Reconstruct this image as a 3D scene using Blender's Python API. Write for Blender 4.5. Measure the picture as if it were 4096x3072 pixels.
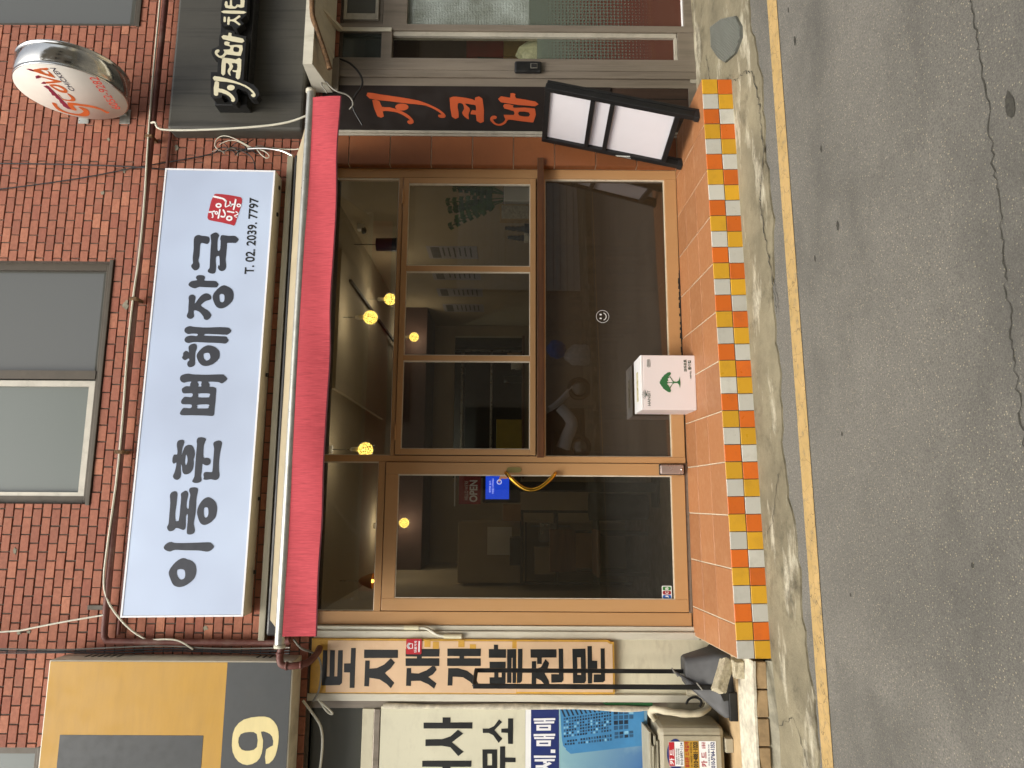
import bpy, bmesh, math, random
from mathutils import Vector, Matrix
from mathutils.geometry import tessellate_polygon

for o in list(bpy.data.objects):
    bpy.data.objects.remove(o)
SC = bpy.context.scene
COL = SC.collection
R = math.radians

# ------------------------------------------------------------------ camera
YAW, PITCH, ROLL = R(9.30), R(-0.212), R(0.386)
fw = Vector((math.sin(YAW)*math.cos(PITCH), math.cos(YAW)*math.cos(PITCH), math.sin(PITCH)))
rt = Vector((math.cos(YAW), -math.sin(YAW), 0))
up = rt.cross(fw)
rt2 = rt*math.cos(ROLL) + up*math.sin(ROLL)
up2 = -rt*math.sin(ROLL) + up*math.cos(ROLL)
cd = bpy.data.cameras.new('camera')
cam = bpy.data.objects.new('camera', cd)
COL.objects.link(cam)
cd.sensor_fit = 'HORIZONTAL'; cd.sensor_width = 36; cd.lens = 24.961
cd.clip_start = 0.05; cd.clip_end = 400
ax, ay, az = -up2, rt2, -fw          # the phone was held on its side: world-up points left in the picture
cam.matrix_world = Matrix(((ax.x, ay.x, az.x, 0), (ax.y, ay.y, az.y, -4.87), (ax.z, ay.z, az.z, 1.235), (0, 0, 0, 1)))
SC.camera = cam

# ------------------------------------------------------------------ light
SUN_EL, SUN_AZ = 56, 208          # high, from behind the viewer and to the left
w = bpy.data.worlds.new('World'); SC.world = w; w.use_nodes = True
nt = w.node_tree
bg = nt.nodes['Background']
sky = nt.nodes.new('ShaderNodeTexSky'); sky.sky_type = 'NISHITA'; sky.sun_disc = False
sky.sun_elevation = R(SUN_EL); sky.sun_rotation = R(SUN_AZ)
sky.air_density = 1.0; sky.dust_density = 4.0; sky.ozone_density = 0.6
hs_ = nt.nodes.new('ShaderNodeHueSaturation'); hs_.inputs['Saturation'].default_value = .35      # thin overcast: a pale, nearly grey sky
nt.links.new(sky.outputs[0], hs_.inputs['Color']); nt.links.new(hs_.outputs[0], bg.inputs[0]); bg.inputs[1].default_value = 0.15
sd = bpy.data.lights.new('sun', 'SUN'); sd.energy = 1.35; sd.angle = R(28); sd.color = (1.0, .94, .82)
sun = bpy.data.objects.new('sun', sd); COL.objects.link(sun)
sdir = Vector((math.sin(R(SUN_AZ))*math.cos(R(SUN_EL)), math.cos(R(SUN_AZ))*math.cos(R(SUN_EL)), math.sin(R(SUN_EL))))
sun.rotation_euler = sdir.to_track_quat('Z', 'Y').to_euler()
SC.view_settings.view_transform = 'Standard'; SC.view_settings.look = 'None'
SC.view_settings.gamma = 1; SC.view_settings.exposure = 0.8; SC.view_settings.use_curve_mapping = False
SC.cycles.use_denoising = True
SC.cycles.max_bounces = 10; SC.cycles.transparent_max_bounces = 16; SC.cycles.glossy_bounces = 5
SC.cycles.caustics_reflective = False; SC.cycles.caustics_refractive = False
SC.cycles.sample_clamp_indirect = 6

# ------------------------------------------------------------------ materials
def lin(c):
    if isinstance(c, str):
        c = [int(c[i:i+2], 16)/255 for i in (1, 3, 5)]
        c = [v/12.92 if v <= .04045 else ((v+.055)/1.055)**2.4 for v in c]
    return (c[0], c[1], c[2], 1)
class NT:
    def __init__(s, name):
        s.m = bpy.data.materials.new(name); s.m.use_nodes = True
        s.t = s.m.node_tree; s.b = s.t.nodes['Principled BSDF']; s.out = s.t.nodes['Material Output']
    def n(s, kind, **kw):
        x = s.t.nodes.new('ShaderNode'+kind)
        for k, v in kw.items():
            if k.startswith('i_'):
                key = k[2:]; key = int(key) if key.isdigit() else key.replace('_', ' ')
                x.inputs[key].default_value = v
            else: setattr(x, k, v)
        return x
    def l(s, a, b): s.t.links.new(a, b)
    def pos(s):
        return s.n('NewGeometry').outputs['Position']
    def noise(s, scale, detail=4, rough=.55, vec=None, stretch=None):
        x = s.n('TexNoise'); x.inputs['Scale'].default_value = scale; x.inputs['Detail'].default_value = detail; x.inputs['Roughness'].default_value = rough
        v = vec or s.pos()
        if stretch:
            mp = s.n('Mapping'); mp.inputs['Scale'].default_value = stretch; s.l(v, mp.inputs['Vector']); v = mp.outputs[0]
        s.l(v, x.inputs['Vector']); return x.outputs['Fac']
    def rng(s, sock, a, b, c, d, clamp=True):
        x = s.n('MapRange'); x.clamp = clamp
        for i, v in enumerate((a, b, c, d)): x.inputs[i+1].default_value = v
        s.l(sock, x.inputs[0]); return x.outputs[0]
    def mix(s, fac, a, b, mode='MIX'):
        x = s.n('Mix', data_type='RGBA', blend_type=mode)
        for i, v in ((0, fac), (6, a), (7, b)):
            if hasattr(v, 'type') and hasattr(v, 'links'): s.l(v, x.inputs[i])
            else: x.inputs[i].default_value = v
        return x.outputs[2]
    def math(s, op, a, b=None, c=None):
        x = s.n('Math', operation=op)
        for i, v in enumerate((a, b, c)):
            if v is None: continue
            if hasattr(v, 'links'): s.l(v, x.inputs[i])
            else: x.inputs[i].default_value = v
        return x.outputs[0]
    def bump(s, h, strength, dist=.01):
        x = s.n('Bump'); x.inputs['Strength'].default_value = strength; x.inputs['Distance'].default_value = dist
        s.l(h, x.inputs['Height']); s.l(x.outputs[0], s.b.inputs['Normal']); return x
MATS = {}
def mat(name, col, rough=.6, metal=0, var=.12, scale=7, bump=0, bscale=60, dirt=0, dcol='#4a4234', dscale=3, emis=0, stretch=None, spec=.5, coat=0):
    k = NT(name); c = lin(col)
    k.b.inputs['Roughness'].default_value = rough; k.b.inputs['Metallic'].default_value = metal
    k.b.inputs['Specular IOR Level'].default_value = spec; k.b.inputs['Coat Weight'].default_value = coat
    lo = tuple(max(0, v*(1-var)) for v in c[:3])+(1,); hi = tuple(min(1, v*(1+var)) for v in c[:3])+(1,)
    n1 = k.noise(scale, 5, .6, stretch=stretch)
    colr = k.mix(k.rng(n1, .3, .7, 0, 1), lo, hi)
    if dirt:
        n2 = k.noise(dscale, 8, .68, stretch=stretch)
        f = k.rng(n2, .5, .72, 0, dirt); colr = k.mix(f, colr, lin(dcol))
        n4 = k.noise(140, 2, .5)
        f2 = k.rng(n4, .72, .78, 0, min(1, dirt*1.2)); colr = k.mix(f2, colr, lin(dcol))
    k.l(colr, k.b.inputs['Base Color'])
    rn = k.noise(scale*3, 3); k.l(k.rng(rn, .3, .7, max(0, rough-.08), min(1, rough+.1)), k.b.inputs['Roughness'])
    if bump: k.bump(k.noise(bscale, 4, .6), bump, .004)
    if emis:
        k.l(colr, k.b.inputs['Emission Color']); k.b.inputs['Emission Strength'].default_value = emis
    MATS[name] = k.m
    return k.m
def glass(name, tint, rough=.0, refl=1.0, haze=0, hazecol=(.3, .3, .3, 1)):
    k = NT(name); t = k.t; t.nodes.remove(k.b)
    tr = k.n('BsdfTransparent'); tr.inputs[0].default_value = lin(tint)
    gl = k.n('BsdfGlossy'); gl.inputs['Roughness'].default_value = rough; gl.inputs[0].default_value = (1, 1, 1, 1)
    lw = k.n('LayerWeight'); lw.inputs[0].default_value = .5
    p = k.math('POWER', lw.outputs['Facing'], 4.0)
    f = k.math('MULTIPLY_ADD', p, .9*refl, .043*refl)
    base = tr.outputs[0]
    if haze:
        df = k.n('BsdfDiffuse'); df.inputs[0].default_value = hazecol
        mh = k.n('MixShader'); mh.inputs[0].default_value = haze; k.l(base, mh.inputs[1]); k.l(df.outputs[0], mh.inputs[2]); base = mh.outputs[0]
    mx = k.n('MixShader'); k.l(f, mx.inputs[0]); k.l(base, mx.inputs[1]); k.l(gl.outputs[0], mx.inputs[2])
    k.l(mx.outputs[0], k.out.inputs[0]); MATS[name] = k.m; return k.m
M = MATS
mat('frame_paint', '#b98f60', .42, var=.05, scale=5, dirt=.18, dcol='#7a4a22', dscale=5, stretch=(1, 1, .25))
mat('glazing_bead', '#d8cdb6', .5, var=.1, dirt=.4, dcol='#6a5a40', dscale=14)
mat('rubber_black', '#141312', .7)
mat('wood_ledge', '#553010', .55, var=.45, scale=9, bump=.25, stretch=(.25, 1, 4), dirt=.4, dcol='#2a1a0c', dscale=6)
mat('mortar', '#5a5046', .95, var=.25, scale=30, bump=.4, bscale=200)
mat('tile_grout', '#c2b69e', .9, var=.2, scale=30)
mat('dark_grout', '#4a4136', .9, var=.25, scale=40)
mat('sign_case', '#cfc9ba', .4, var=.05, dirt=.25, dcol='#8d8570')
mat('letter_black', '#262a33', .55, var=.06)
mat('letter_black2', '#131514', .5, var=.08)
mat('seal_red', '#a5232d', .5, var=.06)
mat('print_white', '#e4e4e6', .5, var=.03)
mat('awning_cream', '#a3967a', .85, var=.08, scale=3, dirt=.35, dcol='#8d805f', dscale=2.5, stretch=(3, .4, 1), bump=.1, bscale=300)
mat('steel_bar', '#b9b9b0', .35, .7, var=.12, scale=20, dirt=.3, dcol='#6a665a', dscale=8)
mat('board_grey', '#9a9480', .7, var=.15, scale=8, stretch=(.4, 1, 4), dirt=.4)
mat('cable_white', '#c9c6b4', .5, var=.08); mat('cable_grey', '#7d7a70', .55); mat('cable_black', '#181818', .5)
mat('pipe_red', '#5f3228', .6, var=.25, scale=10, dirt=.45, dcol='#7d7a6c', dscale=5, bump=.2, bscale=80)
mat('black_sign', '#45433c', .55, var=.15, scale=3, dirt=.9, dcol='#1b1a17', dscale=3, stretch=(9, 1, .3))
mat('black_metal', '#101010', .45, var=.15, dirt=.25, dcol='#45433a')
mat('tower_blue', '#3f7fae', .5, var=.1, scale=9); mat('tower_dark', '#14283a', .5, var=.5, scale=60); mat('tower_mid', '#2a5272', .5, var=.3, scale=60); mat('tower_pale', '#7fb3cc', .5, var=.2, scale=40)
mat('letter_cream', '#d6cfb0', .5, var=.05, dirt=.2, dcol='#8c8465', dscale=9)
mat('panel_dark', '#211a17', .42, var=.1, scale=4)
mat('letter_orange', '#b9532c', .45, var=.05)
mat('alu', '#8a8073', .38, .35, var=.1, scale=5, dirt=.35, dcol='#4f483c', dscale=6, stretch=(4, 1, .3))
mat('alu_light', '#b9b3a4', .4, .2, var=.1, dirt=.35, dcol='#5f594c', dscale=8)
mat('alu_white', '#cfcab8', .45, 0, var=.07, dirt=.35, dcol='#7d745e', dscale=6, stretch=(2, 1, .4))
mat('brown_panel', '#3b2a20', .5, var=.25, scale=8, stretch=(6, 1, .6))
mat('cream_wall', '#d0c9ae', .7, var=.08, scale=4, dirt=.45, dcol='#8a8068', dscale=4, stretch=(1, 1, 3))
mat('peach_board', '#d6b692', .55, var=.05, scale=4, dirt=.22, dcol='#a8743c', dscale=5)
mat('yellow_edge', '#c99a3c', .55, var=.12, scale=12, dirt=.4, dcol='#6a4a1e', dscale=10)
mat('sticker_red', '#b3262e', .4, var=.04)
mat('poster_cream', '#cfcbb2', .55, var=.05, scale=3, dirt=.25, dcol='#8f8a78', dscale=6, stretch=(1, 1, 2))
mat('poster_navy', '#1d2c66', .45, var=.06)
mat('yellow_sign', '#b5892a', .5, var=.06, scale=3, dirt=.18, dcol='#8d6a2e', dscale=4, stretch=(1, 1, 5))
mat('charcoal_sign', '#3a3c3b', .5, var=.05, dirt=.15, dcol='#55534a', dscale=5)
mat('nine_cream', '#d9c98f', .5, var=.06, scale=5, stretch=(1, 1, 4))
mat('case_white', '#c8c2ae', .5, var=.08, dirt=.45, dcol='#6e6552', dscale=6)
mat('ac_beige', '#a39b85', .55, var=.06, dirt=.35, dcol='#635b4a', dscale=7)
mat('hose_wrap', '#c3baa0', .75, var=.12, scale=18, bump=.35, bscale=60, dirt=.3)
mat('base_plastic', '#434343', .6, var=.08, scale=8, dirt=.25, dcol='#66645c')
mat('cinder', '#b0a68c', .95, var=.3, scale=60, bump=.6, bscale=160, dirt=.3, dcol='#6a6050', dscale=20)
mat('stone', '#9c835f', .85, var=.25, scale=12, bump=.3, bscale=60, dirt=.5, dcol='#54483a', dscale=7)
mat('beige_slab', '#b59b74', .8, var=.15, scale=10, bump=.15, bscale=80, dirt=.3)
mat('white_cement', '#c9c2ae', .95, var=.25, scale=25, bump=.6, bscale=70, dirt=.5, dcol='#7d745f', dscale=9)
mat('grey_cement', '#8b8674', .95, var=.25, scale=10, bump=.6, bscale=60, dirt=.6, dcol='#4e4a3e', dscale=4)
mat('paper_dim', '#8f8c90', .6, var=.05); mat('paper_ink', '#4a4846', .6)
mat('paper_white', '#d9d6da', .55, var=.02)
mat('carton_white', '#dcd2cf', .6, var=.02, scale=3)
mat('carton_top', '#e2e0de', .6, var=.02, scale=3)
mat('carton_green', '#2f6a3c', .55); mat('carton_ink', '#2f4a3a', .6); mat('tape', '#cfc79c', .3)
mat('gold', '#dba63a', .09, 1.0, var=.08)
mat('lock_silver', '#b3a49c', .3, .6, var=.05)
mat('lock_olive', '#8f8550', .45, .2)
mat('sticker_white', '#e8e8e6', .4, var=.02); mat('jcb_green', '#2f7a33', .4); mat('jcb_red', '#96202a', .4); mat('jcb_blue', '#1d5fae', .4)
mat('chrome', '#d5d3cc', .16, 1.0, var=.05, scale=20); mat('disc_face', '#d9d2c6', .5, var=.03)
mat('logo_orange', '#d0642c', .5); mat('logo_maroon', '#8d2440', .5); mat('logo_navy', '#23243f', .5); mat('logo_red', '#cf4a38', .5)
mat('rust', '#6d5236', .9, var=.6, scale=70, bump=.8, bscale=150, dirt=.95, dcol='#17120e', dscale=14)
mat('mat_plastic', '#5a5c56', .45, var=.12, scale=20); mat('mat_rib', '#83857c', .4, var=.1)
mat('old_tar', '#3b3932', .95, var=.4, scale=60)
mat('tar', '#15140f', .95)
mat('win_frame_dark', '#4d463b', .5, .3, var=.15)
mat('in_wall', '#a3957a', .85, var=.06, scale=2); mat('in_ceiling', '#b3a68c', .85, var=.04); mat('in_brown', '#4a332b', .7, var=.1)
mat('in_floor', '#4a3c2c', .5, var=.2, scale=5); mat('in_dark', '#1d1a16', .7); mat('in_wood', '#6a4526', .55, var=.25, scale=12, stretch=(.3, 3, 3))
mat('in_steel', '#9c9c98', .3, .8); mat('in_white', '#d6d4cc', .5, var=.04); mat('in_yellow', '#b3a32c', .6); mat('in_red', '#8d2020', .5)
mat('leaf', '#3d6a2b', .4, var=.35, scale=30); mat('leaf_dark', '#1c1b16', .5, var=.3, scale=60); mat('soil', '#3a2e22', .95); mat('gravel_white', '#b9b3a0', .8, var=.3, scale=90)
mat('tray_wood', '#a3854d', .6, var=.15, scale=20); mat('terrazzo', '#a39a84', .5, var=.35, scale=70)
mat('cardboard', '#a07c4f', .8, var=.08); mat('bag_black', '#1c2224', .35, var=.2); mat('opp_wall', '#9a8f7c', .85, var=.12, scale=2, dirt=.3)
mat('opp_shutter', '#bdbab0', .5, .2, var=.06); mat('trash_white', '#b9b7ae', .45, var=.25, scale=20, bump=.8, bscale=25); mat('trash_blue', '#3a6aa8', .4, var=.3, scale=18, bump=.8, bscale=25)
mat('bubble_white', '#c9cfb4', .35, var=.25, scale=40, bump=.8, bscale=60)
glass('glass_clear', '#e9e8e2', refl=1.25, haze=.025, hazecol=lin('#73684f')); glass('glass_tint', '#9a8c7a', refl=2.2, haze=.17, hazecol=lin('#7a664c')); glass('glass_grey', '#9aa39b', haze=.25, hazecol=lin('#7d847c'))  # brown haze on clear and tint: dust plus painted veil of street reflections
glass('glass_upper', '#3d4444', refl=1.3, haze=.75, hazecol=lin('#5f605a')); glass('glass_frost', '#8d968e', rough=.25, refl=1.2, haze=.8, hazecol=lin('#767c75'))
glass('plastic_clear', '#ffffff', refl=1)

def special_mats():
    # brick: one value per brick object or per mesh island
    k = NT('brick'); oi = k.n('ObjectInfo'); g = k.n('NewGeometry')
    v = k.math('FRACT', k.math('ADD', oi.outputs['Random'], g.outputs['Random Per Island']))
    cr = k.n('ValToRGB'); e = cr.color_ramp.elements
    e[0].position = 0; e[0].color = lin('#935c49'); e[1].position = 1; e[1].color = lin('#b87a5e')
    for p, c in ((.3, '#a0664f'), (.55, '#a86c54'), (.8, '#985c49')):
        x = cr.color_ramp.elements.new(p); x.color = lin(c)
    k.l(v, cr.inputs[0])
    c = k.mix(k.rng(k.noise(45, 5, .65), .35, .7, 0, .35), cr.outputs[0], lin('#5a2e24'))
    c = k.mix(k.rng(k.noise(5, 6, .7), .55, .8, 0, .3), c, lin('#9a7a66'))
    k.l(c, k.b.inputs['Base Color']); k.b.inputs['Roughness'].default_value = .85
    k.bump(k.noise(180, 4, .6), .25, .003); MATS['brick'] = k.m
    # kerb and floor tiles: base colour plus a shift per object, wear at random
    def tile(name, col, rough, wear, wcol, amt=.12):
        k = NT(name); oi = k.n('ObjectInfo'); c = lin(col)
        f = k.rng(oi.outputs['Random'], 0, 1, 1-amt, 1+amt)
        cc = k.mix(1.0, c, k.n('CombineColor').outputs[0], 'MULTIPLY')
        comb = cc.node.inputs[7].links[0].from_node
        for i in range(3): k.l(f, comb.inputs[i])
        n = k.noise(9, 8, .7); cc = k.mix(k.rng(n, .52, .75, 0, wear), cc, lin(wcol))
        n = k.noise(120, 3, .6); cc = k.mix(k.rng(n, .68, .76, 0, wear*1.1), cc, lin('#4d4436'))
        k.l(cc, k.b.inputs['Base Color']); k.l(k.rng(k.noise(30, 3), .3, .7, rough-.08, rough+.15), k.b.inputs['Roughness'])
        k.bump(k.noise(70, 4, .6), .12, .003); MATS[name] = k.m
    tile('tile_yellow', '#cb9a28', .35, .3, '#8a6a2c'); tile('tile_white', '#bdbbb0', .35, .4, '#8f8a78'); tile('tile_orange', '#c8641f', .35, .3, '#8a4a2c')
    tile('terracotta', '#824c28', .5, .35, '#653a1c', .14); tile('terracotta_floor', '#9d6a44', .5, .45, '#b48a64', .12)
    # red awning cloth with fine slub lines
    k = NT('valance_red')
    n = k.noise(30, 5, .6, stretch=(8, 1, .5)); c = k.mix(k.rng(n, .3, .7, 0, 1), lin('#b03842'), lin('#cf5058'))
    n2 = k.noise(40, 3, .6, stretch=(2.5, 1, .12)); c = k.mix(k.rng(n2, .6, .72, 0, .5), c, lin('#7a1c28'))
    k.l(c, k.b.inputs['Base Color']); k.b.inputs['Roughness'].default_value = .8
    k.b.inputs['Sheen Weight'].default_value = .2; k.bump(n, .15, .002); MATS['valance_red'] = k.m
    mat('hem_dark', '#4a1018', .8)
    # lit face of the white light box: tubes behind make it a little brighter in places
    k = NT('sign_face'); k.b.inputs['Base Color'].default_value = lin('#a9b5ca'); k.b.inputs['Roughness'].default_value = .35
    n = k.noise(1.3, 2, .5); c = k.mix(k.rng(n, .35, .7, 0, 1), lin('#b5c3e0'), lin('#cfe4f2'))
    k.l(c, k.b.inputs['Emission Color']); k.l(k.rng(n, .35, .7, .03, .14), k.b.inputs['Emission Strength']); MATS['sign_face'] = k.m
    # asphalt
    k = NT('asphalt')
    c = k.mix(k.rng(k.noise(.55, 5, .6), .32, .68, 0, 1), lin('#64615a'), lin('#807c73'))
    c = k.mix(k.rng(k.noise(130, 4, .75), .40, .70, 0, .75), c, lin('#403f39'))
    c = k.mix(k.rng(k.noise(210, 3, .75), .57, .70, 0, .8), c, lin('#94917f'))
    vo = k.n('TexVoronoi'); vo.inputs['Scale'].default_value = 120; vo.inputs['Randomness'].default_value = 1; k.l(k.pos(), vo.inputs['Vector'])
    sel = k.math('MULTIPLY', k.math('LESS_THAN', vo.outputs['Distance'], .30), k.math('GREATER_THAN', k.n('SeparateColor').outputs[0], .83))
    sep = sel.node.inputs[1].links[0].from_node.inputs[0].links[0].from_node; k.l(vo.outputs['Color'], sep.inputs[0])
    c = k.mix(k.math('MULTIPLY', sel, .55), c, lin('#b5aa8c'))
    c = k.mix(k.rng(k.noise(1.0, 6, .66, stretch=(1, 1.4, 1)), .48, .70, 0, .55), c, lin('#3f3e39'))
    k.l(c, k.b.inputs['Base Color']); k.b.inputs['Roughness'].default_value = .88
    k.bump(k.noise(150, 4, .7), .55, .006); MATS['asphalt'] = k.m
    # concrete apron
    k = NT('apron_concrete')
    c = k.mix(k.rng(k.noise(2.2, 7, .68), .3, .68, 0, 1), lin('#665f4c'), lin('#938a70'))
    c = k.mix(k.rng(k.noise(5, 7, .7, stretch=(.4, 1.3, 1)), .55, .67, 0, .85), c, lin('#c2bba5'))
    c = k.mix(k.rng(k.noise(3.1, 8, .72), .53, .70, 0, .85), c, lin('#453f30'))
    c = k.mix(k.rng(k.noise(160, 3, .6), .6, .75, 0, .5), c, lin('#4f4a3c'))
    k.l(c, k.b.inputs['Base Color']); k.b.inputs['Roughness'].default_value = .93
    k.bump(k.noise(60, 6, .7), .6, .008); MATS['apron_concrete'] = k.m
    # worn road paint
    k = NT('yellow_paint')
    c = k.mix(k.rng(k.noise(7, 6, .7), .3, .7, 0, 1), lin('#a58a55'), lin('#bb9c66'))
    c = k.mix(k.rng(k.noise(26, 8, .75), .52, .68, 0, .75), c, lin('#736a58'))
    vo = k.n('TexVoronoi', feature='DISTANCE_TO_EDGE'); vo.inputs['Scale'].default_value = 9
    wv = k.n('VectorMath', operation='ADD'); nn = k.n('TexNoise'); nn.inputs['Scale'].default_value = 12; k.l(k.pos(), nn.inputs['Vector'])
    sc = k.n('VectorMath', operation='SCALE'); sc.inputs['Scale'].default_value = .12; k.l(nn.outputs['Color'], sc.inputs[0])
    k.l(k.pos(), wv.inputs[0]); k.l(sc.outputs[0], wv.inputs[1]); k.l(wv.outputs[0], vo.inputs['Vector'])
    c = k.mix(k.math('MULTIPLY', k.math('LESS_THAN', vo.outputs['Distance'], .011), .6), c, lin('#5a4c38'))
    k.l(c, k.b.inputs['Base Color']); k.b.inputs['Roughness'].default_value = .85; k.bump(k.noise(120, 4, .7), .4, .004); MATS['yellow_paint'] = k.m
    # pane with a printed fade of red dots: clear-ish at the top, solid towards the ground
    k = NT('dot_glass'); k.t.nodes.remove(k.b); P = 0.0262
    sp = k.n('SeparateXYZ'); k.l(k.pos(), sp.inputs[0])
    X = k.math('SUBTRACT', k.math('FRACT', k.math('DIVIDE', sp.outputs[0], P)), .5); Z = k.math('SUBTRACT', k.math('FRACT', k.math('DIVIDE', sp.outputs[2], P*1.03)), .5)
    d = k.math('SQRT', k.math('ADD', k.math('MULTIPLY', X, X), k.math('MULTIPLY', Z, Z)))
    rad = k.rng(sp.outputs[2], 1.0, .05, .06, .74)
    dot = k.math('LESS_THAN', d, rad)
    tr = k.n('BsdfTransparent'); tr.inputs[0].default_value = lin('#c9cfc8')
    fr = k.n('BsdfDiffuse'); fr.inputs[0].default_value = lin('#6f786c')
    red = k.n('BsdfDiffuse'); red.inputs[0].default_value = lin('#55261b')
    m1 = k.n('MixShader'); m1.inputs[0].default_value = .55; k.l(tr.outputs[0], m1.inputs[1]); k.l(fr.outputs[0], m1.inputs[2])
    m2 = k.n('MixShader'); k.l(k.math('MULTIPLY', dot, .85), m2.inputs[0]); k.l(m1.outputs[0], m2.inputs[1]); k.l(red.outputs[0], m2.inputs[2])
    gl = k.n('BsdfGlossy'); gl.inputs['Roughness'].default_value = .08
    m3 = k.n('MixShader'); m3.inputs[0].default_value = .06; k.l(m2.outputs[0], m3.inputs[1]); k.l(gl.outputs[0], m3.inputs[2]); k.l(m3.outputs[0], k.out.inputs[0]); MATS['dot_glass'] = k.m
    # pebbled pattern glass
    k = NT('pebble_glass'); k.b.inputs['Base Color'].default_value = lin('#8d9690'); k.b.inputs['Roughness'].default_value = .2
    c = k.mix(k.rng(k.noise(3, 4), .35, .65, 0, 1), lin('#6d7267'), lin('#9aa39c')); k.l(c, k.b.inputs['Base Color'])
    vo = k.n('TexVoronoi'); vo.inputs['Scale'].default_value = 85; vo.inputs['Randomness'].default_value = .25; k.l(k.pos(), vo.inputs['Vector']); k.bump(vo.outputs['Distance'], .9, .01); MATS['pebble_glass'] = k.m
    # printed picture of a tower on the office poster (flat print)
    k = NT('poster_sky'); sp = k.n('SeparateXYZ'); k.l(k.pos(), sp.inputs[0])
    c = k.mix(k.rng(k.math('ADD', sp.outputs[2], k.math('MULTIPLY', sp.outputs[0], .6)), -.7, .15, 0, 1), lin('#2f5f9a'), lin('#93bdbd'))
    c = k.mix(k.rng(k.noise(4, 4), .5, .7, 0, .3), c, lin('#a9cbc6')); k.l(c, k.b.inputs['Base Color']); k.b.inputs['Roughness'].default_value = .5; MATS['poster_sky'] = k.m
    k = NT('poster_tower'); br = k.n('TexBrick'); sp = k.n('SeparateXYZ'); k.l(k.pos(), sp.inputs[0]); cb = k.n('CombineXYZ'); k.l(k.math('ADD', sp.outputs[0], k.math('MULTIPLY', sp.outputs[2], .12)), cb.inputs[0]); k.l(k.math('ADD', sp.outputs[2], k.math('MULTIPLY', sp.outputs[0], .1)), cb.inputs[1]); k.l(cb.outputs[0], br.inputs['Vector'])
    br.offset = 0; br.inputs['Scale'].default_value = 1; br.inputs['Brick Width'].default_value = .026; br.inputs['Row Height'].default_value = .022; br.inputs['Mortar Size'].default_value = .0035
    br.inputs['Color1'].default_value = lin('#10202f'); br.inputs['Color2'].default_value = lin('#2f5f85'); br.inputs['Mortar'].default_value = lin('#3f7fb0')
    c = k.mix(k.rng(k.noise(40, 3), .45, .6, 0, .35), br.outputs['Color'], lin('#2a4d6d')); k.l(c, k.b.inputs['Base Color']); k.b.inputs['Roughness'].default_value = .5; MATS['poster_tower'] = k.m
    # fairy-light globe
    k = NT('globe_glow'); vo = k.n('TexVoronoi', feature='DISTANCE_TO_EDGE'); vo.inputs['Scale'].default_value = 60; k.l(k.pos(), vo.inputs['Vector'])
    f = k.rng(vo.outputs['Distance'], .03, .25, 1, 0); c = k.mix(f, lin('#7a4a08'), lin('#ffd76a')); k.l(c, k.b.inputs['Emission Color'])
    k.l(k.rng(f, .35, 1, .35, 3.2), k.b.inputs['Emission Strength']); k.b.inputs['Base Color'].default_value = lin('#c98f2b'); MATS['globe_glow'] = k.m
    for nm, col, s in (('screen_blue', '#1a46d8', .8), ('tube_light', '#f4fff4', 30.0), ('warm_glow', '#ffb04a', 5.0), ('screen_hand', '#c98a6a', .5), ('screen_white', '#dfe8ff', .7)):
        k = NT(nm); k.b.inputs['Base Color'].default_value = lin(col); k.b.inputs['Emission Color'].default_value = lin(col); k.b.inputs['Emission Strength'].default_value = s; MATS[nm] = k.m
special_mats()

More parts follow.
